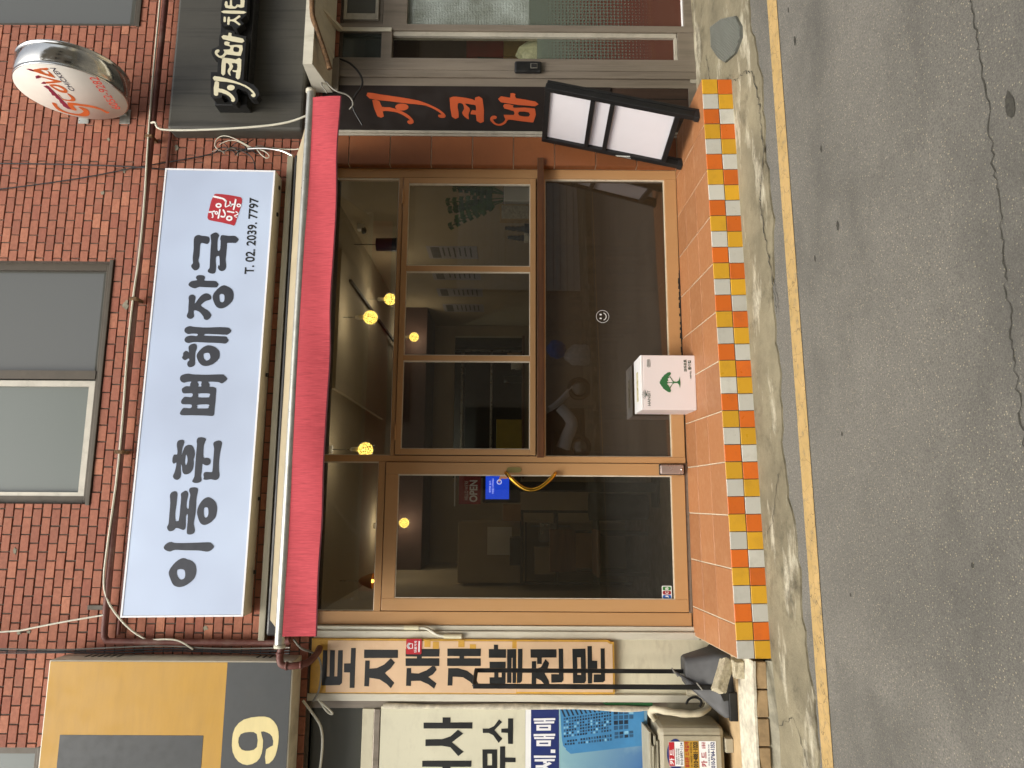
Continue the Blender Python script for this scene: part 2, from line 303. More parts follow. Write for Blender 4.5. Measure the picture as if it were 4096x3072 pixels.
# ------------------------------------------------------------------ mesh helpers
class MB:
    def __init__(s): s.v = []; s.f = []; s.sm = []
    def add(s, vs, fs, smooth=False):
        b = len(s.v); s.v += [tuple(p) for p in vs]
        for f in fs: s.f.append(tuple(i+b for i in f)); s.sm.append(smooth)
        return s
    def box(s, x0, x1, y0, y1, z0, z1, bev=0.0, T=None):
        x0, x1 = min(x0, x1), max(x0, x1); y0, y1 = min(y0, y1), max(y0, y1); z0, z1 = min(z0, z1), max(z0, z1)
        if not bev:
            v = [(x0, y0, z0), (x1, y0, z0), (x1, y1, z0), (x0, y1, z0), (x0, y0, z1), (x1, y0, z1), (x1, y1, z1), (x0, y1, z1)]
            f = [(0, 3, 2, 1), (4, 5, 6, 7), (0, 1, 5, 4), (1, 2, 6, 5), (2, 3, 7, 6), (3, 0, 4, 7)]
        else:
            bev = min(bev, (x1-x0)*.45, (y1-y0)*.45, (z1-z0)*.45)
            bm = bmesh.new(); bmesh.ops.create_cube(bm, size=1)
            for q in bm.verts: q.co = Vector(((x0+x1)/2+q.co.x*(x1-x0), (y0+y1)/2+q.co.y*(y1-y0), (z0+z1)/2+q.co.z*(z1-z0)))
            bmesh.ops.bevel(bm, geom=bm.edges[:], offset=bev, segments=2, profile=.5, affect='EDGES')
            bm.verts.index_update(); v = [q.co.copy() for q in bm.verts]; f = [[q.index for q in p.verts] for p in bm.faces]; bm.free()
        if T: v = [T @ Vector(p) for p in v]
        return s.add(v, f)
    def prism(s, poly, a, b, axis='y', T=None):
        # closed outline (counter-clockwise or not) extruded along an axis; convex outlines only
        n = len(poly)
        def P(p, t): return {'y': (p[0], t, p[1]), 'z': (p[0], p[1], t), 'x': (t, p[0], p[1])}[axis]
        v = [P(p, a) for p in poly]+[P(p, b) for p in poly]
        if T: v = [T @ Vector(p) for p in v]
        f = [tuple(range(n)), tuple(range(2*n-1, n-1, -1))]+[(i, (i+1) % n, n+(i+1) % n, n+i) for i in range(n)]
        s.add(v, f); s.fix = True; return s
    def tube(s, pts, r, n=8, smooth=2, caps=True, flat=1.0):
        P = [Vector(p) for p in pts]
        for _ in range(smooth if len(P) > 2 else 0):
            Q = [P[0]]
            for i in range(len(P)-1):
                Q += [P[i].lerp(P[i+1], .25), P[i].lerp(P[i+1], .75)]
            Q.append(P[-1]); P = Q
        vs = []; fs = []; prev = None
        for i, p in enumerate(P):
            t = (P[min(i+1, len(P)-1)]-P[max(i-1, 0)]).normalized()
            if prev is None: a = t.orthogonal().normalized()
            else: a = (prev - t*prev.dot(t)).normalized()
            prev = a; b = t.cross(a)
            rr = r(i/(len(P)-1)) if callable(r) else r
            vs += [p+(a*math.cos(2*math.pi*k/n)+b*math.sin(2*math.pi*k/n)*flat)*rr for k in range(n)]
        for i in range(len(P)-1):
            for k in range(n): fs.append((i*n+k, i*n+(k+1) % n, (i+1)*n+(k+1) % n, (i+1)*n+k))
        s.add(vs, fs, True)
        if caps: s.add(vs[:n], [tuple(range(n-1, -1, -1))]); s.add(vs[-n:], [tuple(range(n))])
        return s
    def lathe(s, prof, c, n=20, axis='z'):
        vs = []; fs = []
        for r, h in prof:
            for k in range(n):
                a = 2*math.pi*k/n; p = (r*math.cos(a), r*math.sin(a), h)
                if axis == 'x': p = (h, p[0], p[1])
                if axis == 'y': p = (p[0], h, p[1])
                vs.append((c[0]+p[0], c[1]+p[1], c[2]+p[2]))
        for i in range(len(prof)-1):
            for k in range(n): fs.append((i*n+k, i*n+(k+1) % n, (i+1)*n+(k+1) % n, (i+1)*n+k))
        s.add(vs, fs, True); return s
    def quad(s, a, b, c, d): return s.add([a, b, c, d], [(0, 1, 2, 3)])
    def mesh(s, name, org=(0, 0, 0)):
        m = bpy.data.meshes.new(name)
        m.from_pydata([(p[0]-org[0], p[1]-org[1], p[2]-org[2]) for p in s.v], [], s.f)
        if True in s.sm: m.polygons.foreach_set('use_smooth', s.sm)
        if getattr(s, 'fix', False) or True in s.sm:
            bm = bmesh.new(); bm.from_mesh(m); bmesh.ops.recalc_face_normals(bm, faces=bm.faces[:]); bm.to_mesh(m); bm.free()
        m.update(); return m
ORG = {}
def tag(o, label=None, cat=None, group=None, kind=None):
    if label: o['label'] = label
    if cat: o['category'] = cat
    if group: o['group'] = group
    if kind: o['kind'] = kind
    return o
def thing(name, loc, label, cat, group=None):
    o = bpy.data.objects.new(name, None); COL.objects.link(o); o.location = loc; o.empty_display_size = .1
    ORG[o] = Vector(loc); return tag(o, label, cat, group)
def part(name, mb, m, parent, label=None, kind=None):
    org = ORG[parent]; me = mb.mesh(name, org) if isinstance(mb, MB) else mb
    o = bpy.data.objects.new(name, me); COL.objects.link(o); o.parent = parent
    me.materials.append(M[m] if isinstance(m, str) else m); ORG[o] = org
    return tag(o, label, kind=kind)
def solo(name, mb, m, label=None, cat=None, group=None, kind=None):
    xs = [p[0] for p in mb.v]; ys = [p[1] for p in mb.v]; zs = [p[2] for p in mb.v]
    org = Vector(((min(xs)+max(xs))/2, (min(ys)+max(ys))/2, min(zs))) if kind != 'structure' else Vector((0, 0, 0))
    o = bpy.data.objects.new(name, mb.mesh(name, org)); COL.objects.link(o); o.location = org
    o.data.materials.append(M[m] if isinstance(m, str) else m); ORG[o] = org
    return tag(o, label, cat, group, kind)
def smooth_loop(P, it=2):
    for _ in range(it):
        n = len(P); Q = []
        for i in range(n):
            p0, p1, p2, p3 = (Vector(P[(i+k-1) % n]) for k in range(4))
            Q.append(tuple(p1)); Q.append(tuple((-p0+9*p1+9*p2-p3)/16))
        P = Q
    return P
def shapes(groups, pos, thick=.001, face='y', soft=0, mm=True):
    # filled outlines (later loops are holes) as a thin slab on a plane; returns MB in world space
    mb = MB()
    for loops in groups:
        LP = []
        for lp in loops:
            pts = [(a/1000, b/1000) for a, b in lp] if mm else list(lp)
            if soft: pts = smooth_loop(pts, soft)
            LP.append([Vector((p[0], p[1], 0)) for p in pts])
        flat = [p for lp in LP for p in lp]; N = len(flat)
        tris = tessellate_polygon(LP)
        def W(p, z): return (p.x, pos-z, p.y) if face == 'y' else (pos-z, -p.x, p.y)
        v = [W(p, thick/2) for p in flat]+[W(p, -thick/2) for p in flat]
        f = []
        for t in tris:
            a_, b_, c_ = (flat[i] for i in t)
            if (b_-a_).cross(c_-a_).z < 0: t = t[::-1]
            f.append(tuple(t))
        o = 0
        for k, lp in enumerate(LP):
            n = len(lp); area = sum(lp[i].x*lp[(i+1) % n].y-lp[(i+1) % n].x*lp[i].y for i in range(n))
            for i in range(n):
                q = (o+i, o+(i+1) % n, N+o+(i+1) % n, N+o+i)
                f.append(q[::-1] if (area > 0) == (k == 0) else q)
            o += n
        mb.add(v, f)
    return mb
def add_curve(mb, cu, pos, face, xf=None):
    ob = bpy.data.objects.new('tmp', cu); COL.objects.link(ob)
    bpy.context.view_layer.update()
    me = bpy.data.meshes.new_from_object(ob.evaluated_get(bpy.context.evaluated_depsgraph_get()))
    vs = [v.co.copy() for v in me.vertices]
    if xf: vs = [xf(v) for v in vs]
    if face == 'y': W = [(v.x, pos-v.z, v.y) for v in vs]
    elif face == 'x': W = [(pos-v.z, -v.x, v.y) for v in vs]
    elif face == 'X': W = [(pos+v.z, v.x, v.y) for v in vs]
    else: W = [face(v) for v in vs]
    mb.add(W, [tuple(p.vertices) for p in me.polygons])
    bpy.data.objects.remove(ob); bpy.data.meshes.remove(me); bpy.data.curves.remove(cu)
def text(body, x0, z0, width, height, pos, face='y', bold=.0, thick=.001, slope=0.0, spacing=1.0):
    # one line of type fitted to a box whose lower left corner is (x0, z0)
    cu = bpy.data.curves.new('tmp', 'FONT'); cu.body = body; cu.size = 1; cu.offset = bold; cu.extrude = 0; cu.space_character = spacing
    ob = bpy.data.objects.new('tmp', cu); COL.objects.link(ob); bpy.context.view_layer.update()
    me = bpy.data.meshes.new_from_object(ob.evaluated_get(bpy.context.evaluated_depsgraph_get()))
    xs = [v.co.x for v in me.vertices]; ys = [v.co.y for v in me.vertices]
    ax, bx_, ay_, by = min(xs), max(xs), min(ys), max(ys)
    bpy.data.objects.remove(ob); bpy.data.meshes.remove(me)
    sx, sy = width/(bx_-ax), height/(by-ay_)
    mb = MB()
    cu.extrude = thick/2/max(sx, 1e-6)
    def xf(v):
        X = (v.x-ax)*sx; return Vector((x0+X, z0+(v.y-ay_)*sy+slope*X, v.z*sx))
    add_curve(mb, cu, pos, face, xf); return mb
def merge(*ms):
    o = MB()
    for m in ms: o.add(m.v, m.f)
    return o
def copy_tree(root, loc, label=None):
    r = root.copy(); COL.objects.link(r); r.location = loc
    if label: r['label'] = label
    for ch in list(root.children):
        c = ch.copy(); COL.objects.link(c); c.parent = r
        for g in ch.children:
            d = g.copy(); COL.objects.link(d); d.parent = c
    return r
def gz(x, y): return -.238 + .026*x + .02*(y+.72)      # the street climbs to the right and falls away from the shops
LET = {
'main': [[[(1790,3383),(1784,3360),(1781,3327),(1771,3307),(1746,3304),(1725,3316),(1730,3342),(1731,3360),(1709,3366),(1641,3365),(1607,3370),(1583,3361),(1559,3359),(1540,3371),(1536,3387),(1544,3401),(1561,3414),(1576,3413),(1588,3405),(1626,3409),(1690,3408),(1755,3412),(1780,3404)]],[[(1809,3265),(1796,3246),(1784,3241),(1757,3248),(1684,3245),(1684,3227),(1745,3227),(1759,3231),(1781,3229),(1790,3218),(1785,3178),(1785,3134),(1772,3114),(1759,3105),(1738,3117),(1733,3133),(1734,3179),(1716,3182),(1648,3183),(1614,3184),(1580,3178),(1556,3177),(1539,3186),(1532,3204),(1539,3221),(1555,3232),(1574,3229),(1570,3221),(1609,3224),(1637,3229),(1639,3240),(1630,3251),(1604,3251),(1570,3246),(1531,3246),(1518,3252),(1513,3265),(1517,3284),(1528,3299),(1543,3297),(1555,3289),(1608,3290),(1681,3292),(1744,3292),(1781,3299),(1795,3295)]],[[(1503,3350),(1499,3324),(1485,3315),(1468,3319),(1463,3303),(1462,3245),(1450,3228),(1438,3219),(1423,3226),(1416,3239),(1418,3322),(1419,3350),(1409,3377),(1417,3405),(1431,3422),(1446,3419),(1460,3402),(1467,3367),(1482,3376),(1498,3370)]],[[(1365,3390),(1355,3373),(1339,3369),(1303,3372),(1315,3360),(1353,3336),(1370,3314),(1374,3292),(1363,3270),(1344,3261),(1330,3268),(1320,3297),(1299,3323),(1288,3327),(1278,3316),(1254,3278),(1231,3256),(1214,3254),(1195,3267),(1188,3282),(1195,3299),(1209,3304),(1233,3322),(1249,3344),(1254,3372),(1230,3372),(1213,3369),(1199,3379),(1195,3395),(1204,3411),(1220,3417),(1244,3410),(1282,3411),(1324,3412),(1341,3415),(1358,3410)]],[[(1432,3181),(1426,3162),(1414,3138),(1391,3118),(1355,3111),(1326,3116),(1305,3130),(1281,3156),(1269,3187),(1274,3211),(1288,3228),(1318,3244),(1349,3253),(1375,3246),(1404,3225),(1424,3203)],[(1371,3193),(1366,3178),(1350,3172),(1321,3173),(1312,3186),(1319,3200),(1340,3206),(1364,3207)]],[[(1145,3393),(1140,3361),(1136,3278),(1139,3205),(1137,3135),(1126,3118),(1115,3110),(1100,3118),(1087,3138),(1088,3170),(1092,3277),(1087,3287),(1080,3281),(1076,3153),(1067,3136),(1049,3124),(1032,3134),(1026,3149),(1030,3188),(1032,3270),(1035,3352),(1028,3388),(1035,3411),(1051,3419),(1070,3410),(1080,3379),(1076,3344),(1084,3333),(1092,3339),(1093,3377),(1090,3398),(1100,3417),(1114,3425),(1133,3419)]],[[(1025,3354),(1015,3337),(991,3333),(963,3340),(922,3339),(883,3337),(869,3348),(863,3366),(868,3380),(885,3388),(901,3385),(910,3376),(922,3380),(917,3393),(911,3404),(917,3418),(930,3426),(942,3420),(961,3420),(975,3404),(968,3388),(965,3381),(996,3388),(1014,3380)]],[[(1014,3255),(1010,3232),(1001,3209),(976,3182),(941,3176),(918,3183),(890,3210),(877,3236),(872,3263),(878,3290),(897,3310),(927,3326),(945,3329),(968,3320),(996,3295),(1010,3273)],[(962,3263),(959,3247),(941,3238),(922,3239),(909,3259),(918,3275),(936,3283),(955,3283)]],[[(818,3394),(819,3367),(815,3344),(813,3254),(816,3150),(810,3136),(788,3114),(767,3129),(755,3150),(764,3171),(766,3232),(762,3237),(748,3229),(733,3228),(731,3203),(721,3184),(698,3182),(666,3183),(626,3182),(585,3184),(549,3184),(537,3195),(539,3233),(541,3323),(541,3396),(557,3409),(577,3399),(590,3385),(588,3342),(612,3339),(614,3395),(631,3408),(649,3401),(664,3384),(662,3343),(687,3339),(687,3397),(715,3409),(726,3400),(735,3383),(735,3358),(752,3357),(766,3352),(762,3385),(758,3400),(767,3419),(785,3428),(806,3422)],[(766,3311),(766,3283),(748,3285),(735,3282),(734,3303),(748,3301)],[(686,3296),(686,3225),(668,3224),(661,3231),(661,3294),(675,3298)],[(611,3298),(613,3225),(598,3224),(588,3230),(587,3295),(600,3298)]],[[(379,3383),(374,3369),(358,3366),(327,3374),(278,3378),(302,3370),(333,3359),(346,3336),(340,3313),(320,3299),(290,3291),(267,3292),(250,3296),(228,3293),(192,3295),(166,3309),(153,3334),(159,3354),(179,3364),(205,3368),(218,3376),(174,3373),(159,3370),(131,3374),(118,3391),(124,3411),(141,3421),(163,3414),(192,3408),(229,3406),(222,3421),(233,3432),(262,3433),(282,3424),(283,3406),(311,3406),(346,3413),(371,3407)],[(283,3347),(263,3337),(236,3335),(213,3342),(227,3350),(258,3351)]],[[(396,3256),(391,3233),(376,3226),(345,3236),(268,3233),(263,3212),(257,3192),(239,3183),(220,3189),(212,3206),(217,3224),(220,3236),(175,3237),(145,3239),(118,3233),(103,3244),(98,3268),(103,3288),(114,3293),(140,3282),(188,3282),(276,3282),(347,3281),(365,3284),(385,3283),(394,3273)]],[[(376,3141),(368,3123),(350,3119),(299,3126),(238,3129),(180,3125),(150,3119),(128,3125),(118,3144),(123,3173),(119,3201),(122,3221),(136,3220),(156,3224),(170,3212),(169,3174),(184,3167),(246,3167),(321,3167),(348,3174),(366,3169)]],[[(45,3400),(37,3386),(13,3383),(-52,3385),(-99,3387),(-142,3381),(-145,3369),(-138,3360),(-78,3357),(0,3357),(28,3360),(41,3347),(49,3330),(37,3316),(18,3313),(-17,3318),(-57,3317),(-65,3303),(-21,3303),(22,3299),(48,3309),(66,3303),(71,3279),(67,3261),(51,3252),(-4,3258),(-81,3256),(-133,3261),(-167,3262),(-197,3253),(-219,3256),(-229,3273),(-228,3295),(-213,3303),(-159,3303),(-105,3305),(-106,3313),(-121,3317),(-176,3313),(-196,3317),(-201,3330),(-193,3352),(-190,3374),(-205,3390),(-210,3412),(-201,3425),(-183,3432),(-162,3424),(-108,3424),(-31,3424),(19,3430),(39,3419)]],[[(8,3182),(2,3164),(-12,3143),(-35,3126),(-68,3119),(-111,3123),(-132,3134),(-156,3159),(-169,3188),(-164,3211),(-146,3227),(-112,3241),(-84,3247),(-47,3239),(-12,3218),(3,3199)],[(-57,3190),(-63,3178),(-90,3173),(-113,3176),(-122,3188),(-113,3199),(-90,3204),(-64,3204)]],[[(-277,3395),(-283,3373),(-283,3301),(-280,3223),(-278,3154),(-285,3138),(-300,3123),(-314,3125),(-332,3146),(-336,3171),(-330,3217),(-329,3298),(-327,3369),(-337,3399),(-329,3428),(-314,3442),(-295,3435),(-281,3416)]],[[(-378,3309),(-385,3287),(-393,3260),(-414,3235),(-444,3224),(-482,3225),(-513,3240),(-545,3280),(-557,3318),(-551,3349),(-537,3367),(-503,3385),(-471,3397),(-440,3388),(-405,3361),(-383,3332)],[(-446,3321),(-451,3301),(-465,3294),(-486,3291),(-503,3297),(-511,3315),(-501,3331),(-480,3344),(-453,3345)]]],
'seal': [[[(2091,3282),(2083,3196),(2071,3130),(2062,3105),(2032,3100),(1967,3113),(1913,3126),(1863,3139),(1863,3157),(1880,3224),(1896,3309),(1909,3327),(1931,3330),(1990,3321),(2040,3313),(2080,3297)]]],
'sealw': [[[(2064,3299),(2054,3256),(2047,3231),(2028,3212),(2037,3204),(2058,3226),(2067,3254),(2076,3297)]],[[(2030,3215),(1992,3213),(2000,3186),(2010,3156),(2019,3159),(2010,3189),(1998,3207),(2030,3206)]],[[(2032,3186),(1999,3177),(2001,3169),(2034,3178)]],[[(2049,3149),(2007,3154),(1977,3159),(1974,3149),(2004,3143),(2047,3138)]],[[(1951,3322),(1953,3300),(1958,3281),(1967,3284),(1962,3302),(1960,3324)]],[[(1954,3305),(1923,3296),(1920,3302),(1913,3297),(1922,3287),(1956,3297)]],[[(1976,3252),(1944,3256),(1912,3260),(1910,3250),(1942,3246),(1974,3243)]],[[(1970,3229),(1942,3214),(1927,3218),(1931,3237),(1920,3238),(1917,3213),(1944,3204),(1975,3220)]],[[(1957,3195),(1953,3173),(1949,3149),(1958,3148),(1963,3172),(1966,3195)]],[[(1957,3138),(1945,3123),(1930,3148),(1916,3129),(1922,3126),(1927,3141),(1942,3116),(1963,3132)]],[[(2005,3238),(1997,3239),(1991,3245),(1987,3253),(1987,3263),(1991,3272),(1997,3278),(2004,3281),(2012,3279),(2018,3274),(2022,3265),(2022,3256),(2019,3247),(2013,3240)],[(2005,3250),(2002,3250),(1999,3253),(1998,3257),(1998,3261),(1999,3265),(2002,3267),(2005,3269),(2008,3268),(2010,3265),(2011,3262),(2011,3258),(2010,3254),(2008,3251)]],[[(2006,3103),(2000,3105),(1996,3109),(1993,3115),(1993,3122),(1996,3129),(2000,3133),(2006,3135),(2011,3134),(2016,3130),(2018,3124),(2018,3117),(2016,3110),(2011,3105)],[(2006,3112),(2004,3113),(2002,3114),(2001,3117),(2001,3121),(2002,3124),(2004,3126),(2006,3127),(2008,3126),(2010,3124),(2011,3121),(2011,3118),(2010,3115),(2008,3113)]],[[(1950,3258),(1944,3259),(1940,3262),(1937,3267),(1937,3272),(1940,3277),(1944,3281),(1950,3282),(1955,3282),(1960,3278),(1963,3274),(1963,3268),(1960,3263),(1956,3260)],[(1950,3265),(1948,3266),(1946,3267),(1945,3269),(1945,3271),(1946,3273),(1948,3274),(1950,3275),(1952,3275),(1954,3273),(1955,3272),(1955,3269),(1954,3268),(1952,3266)]],[[(1911,3156),(1903,3158),(1896,3163),(1892,3172),(1892,3182),(1896,3191),(1902,3198),(1911,3201),(1920,3199),(1927,3194),(1930,3185),(1930,3175),(1927,3166),(1920,3159)],[(1911,3168),(1908,3169),(1905,3172),(1904,3176),(1903,3180),(1905,3184),(1908,3187),(1911,3189),(1915,3188),(1917,3185),(1919,3181),(1919,3177),(1917,3172),(1915,3169)]]],
'jkback': [[[(2910,3314),(2727,3302),(2713,3284),(2717,3228),(2741,3224),(2734,3195),(2701,3177),(2674,3157),(2671,3126),(2701,3112),(2735,3118),(2769,3132),(2789,3118),(2776,3083),(2763,3051),(2722,3039),(2709,3017),(2712,2986),(2743,2970),(2783,2981),(2817,3011),(2834,3050),(2850,3086),(3184,3089),(3201,3169),(3225,3173),(3235,3231),(3211,3239),(3210,3264),(3189,3276),(3113,3273),(3099,3290),(3085,3318),(3054,3322),(3026,3307),(3006,3271),(2910,3270)]]],
'ckback': [[[(3467,3276),(3375,3279),(3284,3274),(3280,3253),(3263,3249),(3263,3195),(3241,3159),(3282,3112),(3311,3138),(3347,3099),(3468,3101),(3596,3103),(3595,3279)]]],
'jk': [[[(2837,3281),(2832,3251),(2789,3250),(2783,3226),(2766,3187),(2740,3154),(2713,3134),(2696,3133),(2687,3144),(2696,3159),(2707,3158),(2733,3179),(2752,3217),(2760,3251),(2737,3250),(2740,3280)]],[[(2794,3141),(2785,3143),(2778,3150),(2774,3160),(2774,3172),(2777,3182),(2784,3190),(2793,3193),(2802,3191),(2809,3185),(2813,3174),(2813,3163),(2810,3152),(2803,3144)]],[[(2879,3287),(2861,3200),(2838,3130),(2811,3066),(2778,3020),(2748,2996),(2731,2995),(2724,3007),(2733,3022),(2744,3024),(2748,3012),(2784,3045),(2818,3110),(2837,3198),(2847,3286)]],[[(3015,3242),(3018,3230),(3012,3179),(3005,3148),(3009,3142),(3007,3110),(2865,3110),(2868,3138),(2909,3138),(2913,3160),(2926,3164),(2924,3136),(2974,3136),(2978,3174),(2957,3163),(2930,3171),(2912,3182),(2883,3174),(2899,3193),(2926,3198),(2947,3187),(2970,3195),(2977,3215),(2895,3214),(2898,3241)]],[[(3209,3212),(3205,3190),(3183,3188),(3166,3110),(3133,3112),(3162,3250),(3191,3247),(3186,3214)]],[[(3141,3234),(3137,3199),(3113,3198),(3116,3110),(3047,3113),(3034,3128),(3045,3213),(3018,3230),(3015,3249),(3031,3281),(3052,3296),(3073,3294),(3081,3275),(3073,3265),(3059,3271),(3052,3279),(3032,3262),(3039,3241),(3063,3230),(3080,3238),(3082,3196),(3107,3196),(3116,3232)],[(3102,3167),(3095,3132),(3064,3133),(3068,3168)]],[[(3331,3254),(3329,3240),(3294,3238),(3296,3253)]],[[(3331,3226),(3329,3211),(3313,3211),(3314,3188),(3335,3161),(3346,3146),(3332,3138),(3307,3168),(3279,3135),(3269,3144),(3296,3180),(3299,3209),(3275,3210),(3276,3226)]],[[(3381,3259),(3378,3116),(3359,3116),(3362,3258)]],[[(3450,3253),(3451,3237),(3424,3234),(3424,3218),(3461,3220),(3461,3206),(3424,3203),(3412,3182),(3430,3169),(3422,3162),(3398,3178),(3405,3248)]],[[(3430,3163),(3430,3144),(3508,3149),(3508,3126),(3411,3117),(3412,3162)]]],
'orange': [[[(2947,2290),(2933,2189),(2913,2055),(2889,1922),(2857,1835),(2822,1768),(2790,1728),(2769,1714),(2755,1721),(2752,1744),(2761,1766),(2777,1764),(2781,1744),(2815,1788),(2850,1868),(2863,1988),(2880,2121),(2901,2274)]],[[(2887,2253),(2880,2201),(2836,2182),(2832,2126),(2812,2059),(2781,1998),(2745,1958),(2717,1945),(2703,1957),(2702,1980),(2720,1993),(2731,1984),(2730,1972),(2759,2004),(2791,2065),(2802,2125),(2800,2174),(2759,2164),(2762,2212)]],[[(2836,1987),(2826,1989),(2818,1998),(2812,2010),(2809,2026),(2808,2043),(2812,2058),(2818,2072),(2826,2080),(2835,2083),(2844,2081),(2853,2073),(2859,2060),(2862,2044),(2862,2028),(2859,2012),(2853,1999),(2845,1990)]],[[(2898,1687),(2912,1681),(2921,1658),(2918,1611),(2903,1525),(2891,1501),(2916,1498),(2907,1447),(2725,1435),(2732,1486),(2779,1493),(2783,1532),(2817,1520),(2812,1494),(2853,1496),(2860,1524),(2867,1576),(2835,1544),(2813,1537),(2777,1548),(2743,1543),(2763,1575),(2795,1594),(2824,1580),(2863,1590),(2871,1620),(2841,1628),(2757,1618),(2762,1668)]],[[(2951,1242),(2946,1204),(2913,1200),(2888,1059),(2850,1060),(2880,1312),(2927,1311),(2916,1244)]],[[(2866,1286),(2855,1218),(2836,1217),(2832,1062),(2735,1069),(2724,1092),(2734,1184),(2743,1254),(2717,1273),(2698,1300),(2694,1329),(2708,1362),(2736,1386),(2757,1386),(2772,1370),(2770,1346),(2758,1340),(2747,1349),(2745,1366),(2722,1356),(2707,1329),(2719,1296),(2748,1277),(2781,1290),(2779,1218),(2812,1218),(2830,1285)],[(2806,1176),(2801,1105),(2768,1107),(2775,1177)]]],
'vert': [[[(-964,2429),(-965,2401),(-1126,2398),(-1126,2380),(-965,2383),(-965,2352),(-1125,2349),(-1125,2330),(-965,2331),(-964,2301),(-1165,2298),(-1178,2311),(-1181,2428)]],[[(-950,2248),(-950,2218),(-1195,2217),(-1195,2247),(-1101,2249),(-1100,2288),(-1046,2289),(-1045,2248)]],[[(-960,2163),(-960,1945),(-1010,1944),(-1012,2162)]],[[(-1027,2154),(-1027,2125),(-1077,2125),(-1073,2077),(-1051,2031),(-1012,1989),(-1039,1962),(-1075,1989),(-1103,2025),(-1163,1962),(-1196,1983),(-1170,2010),(-1142,2057),(-1132,2123),(-1185,2124),(-1184,2154)]],[[(-954,1895),(-953,1676),(-1000,1677),(-1001,1790),(-1011,1790),(-1011,1676),(-1058,1675),(-1059,1892),(-1012,1894),(-1012,1821),(-1001,1821),(-1000,1894)]],[[(-1072,1885),(-1072,1856),(-1103,1856),(-1105,1808),(-1085,1756),(-1059,1721),(-1060,1704),(-1082,1692),(-1110,1715),(-1126,1745),(-1165,1691),(-1197,1705),(-1171,1742),(-1149,1795),(-1151,1855),(-1181,1855),(-1180,1886)]],[[(-951,1625),(-950,1408),(-996,1409),(-997,1516),(-1010,1516),(-1010,1409),(-1057,1408),(-1058,1624),(-1011,1625),(-1010,1546),(-997,1546),(-997,1624)]],[[(-1072,1617),(-1071,1553),(-1087,1494),(-1120,1447),(-1164,1423),(-1181,1446),(-1153,1475),(-1126,1522),(-1123,1588),(-1177,1589),(-1178,1619)]],[[(-925,1324),(-925,1297),(-953,1297),(-953,1245),(-1006,1245),(-1006,1356),(-953,1357),(-952,1324)]],[[(-1031,1351),(-1030,1247),(-1159,1248),(-1175,1254),(-1177,1349),(-1126,1350),(-1126,1320),(-1085,1320),(-1084,1350)],[(-1084,1294),(-1084,1273),(-1125,1272),(-1125,1294)]],[[(-953,1238),(-951,1179),(-1160,1178),(-1160,1202),(-1006,1203),(-1006,1209),(-1160,1210),(-1159,1237)]]],
'vertlow': [[[(-949,1168),(-948,1139),(-1143,1141),(-1157,1151),(-1158,1174),(-1091,1174),(-1087,1168)]],[[(-951,1087),(-950,919),(-1001,919),(-1002,1014),(-1041,1015),(-1041,1044),(-1003,1044),(-1002,1086)]],[[(-1025,1078),(-1024,1050),(-1071,1051),(-1060,1019),(-1011,991),(-1035,967),(-1059,973),(-1098,996),(-1146,968),(-1163,967),(-1167,996),(-1142,1019),(-1128,1050),(-1169,1052),(-1169,1080)]],[[(-946,905),(-946,876),(-1141,875),(-1153,887),(-1155,953),(-1103,953),(-1103,904)]],[[(-947,816),(-945,731),(-1141,730),(-1157,740),(-1158,813)],[(-999,786),(-999,762),(-1107,761),(-1107,785)]],[[(-929,718),(-929,690),(-1019,689),(-1020,656),(-1072,657),(-1074,688),(-1159,691),(-1159,718)]],[[(-943,633),(-943,607),(-1140,608),(-1151,620),(-1152,681),(-1103,679),(-1103,633)]]],
'poster': [[[(-1409,1770),(-1409,1648),(-1377,1649),(-1377,1599),(-1407,1599),(-1406,1458),(-1443,1458),(-1444,1769)]],[[(-1510,1755),(-1508,1650),(-1491,1597),(-1451,1550),(-1474,1515),(-1526,1587),(-1583,1512),(-1608,1544),(-1555,1596),(-1547,1650),(-1549,1755)]],[[(-1637,1772),(-1635,1460),(-1671,1462),(-1672,1593),(-1711,1593),(-1711,1643),(-1672,1644),(-1672,1772)]],[[(-1443,1391),(-1443,1353),(-1428,1319),(-1387,1287),(-1403,1267),(-1452,1316),(-1504,1266),(-1528,1288),(-1482,1324),(-1469,1353),(-1469,1390)]],[[(-1381,1229),(-1381,1197),(-1534,1198),(-1533,1228),(-1468,1230),(-1466,1272),(-1443,1272),(-1441,1229)]],[[(-1568,1391),(-1567,1298),(-1689,1297),(-1689,1389)],[(-1593,1360),(-1593,1330),(-1662,1329),(-1663,1359)]],[[(-1550,1279),(-1549,1247),(-1615,1247),(-1616,1181),(-1642,1180),(-1643,1246),(-1694,1247),(-1694,1279)]]],
'posterw': [[[(-1380,1065),(-1377,926),(-1390,926),(-1391,988),(-1397,988),(-1396,932),(-1409,934),(-1411,1061),(-1399,1061),(-1398,1000),(-1392,1000),(-1393,1065)]],[[(-1419,1047),(-1417,954),(-1452,955),(-1453,1047)],[(-1431,1028),(-1430,972),(-1439,972),(-1439,1028)]],[[(-1474,1065),(-1471,927),(-1484,927),(-1485,988),(-1490,988),(-1490,932),(-1503,934),(-1504,1061),(-1492,1061),(-1492,1001),(-1486,1001),(-1487,1065)]],[[(-1512,1047),(-1511,954),(-1545,956),(-1546,1047)],[(-1525,1028),(-1524,972),(-1533,972),(-1533,1028)]],[[(-1566,956),(-1566,927),(-1586,927),(-1586,956)]],[[(-1602,1064),(-1602,924),(-1614,924),(-1616,1063)]],[[(-1624,1058),(-1622,929),(-1635,932),(-1635,981),(-1647,981),(-1648,1004),(-1637,1004),(-1637,1059)]],[[(-1659,1052),(-1658,1007),(-1639,966),(-1650,949),(-1666,984),(-1695,949),(-1698,966),(-1674,1007),(-1675,1052)]]],
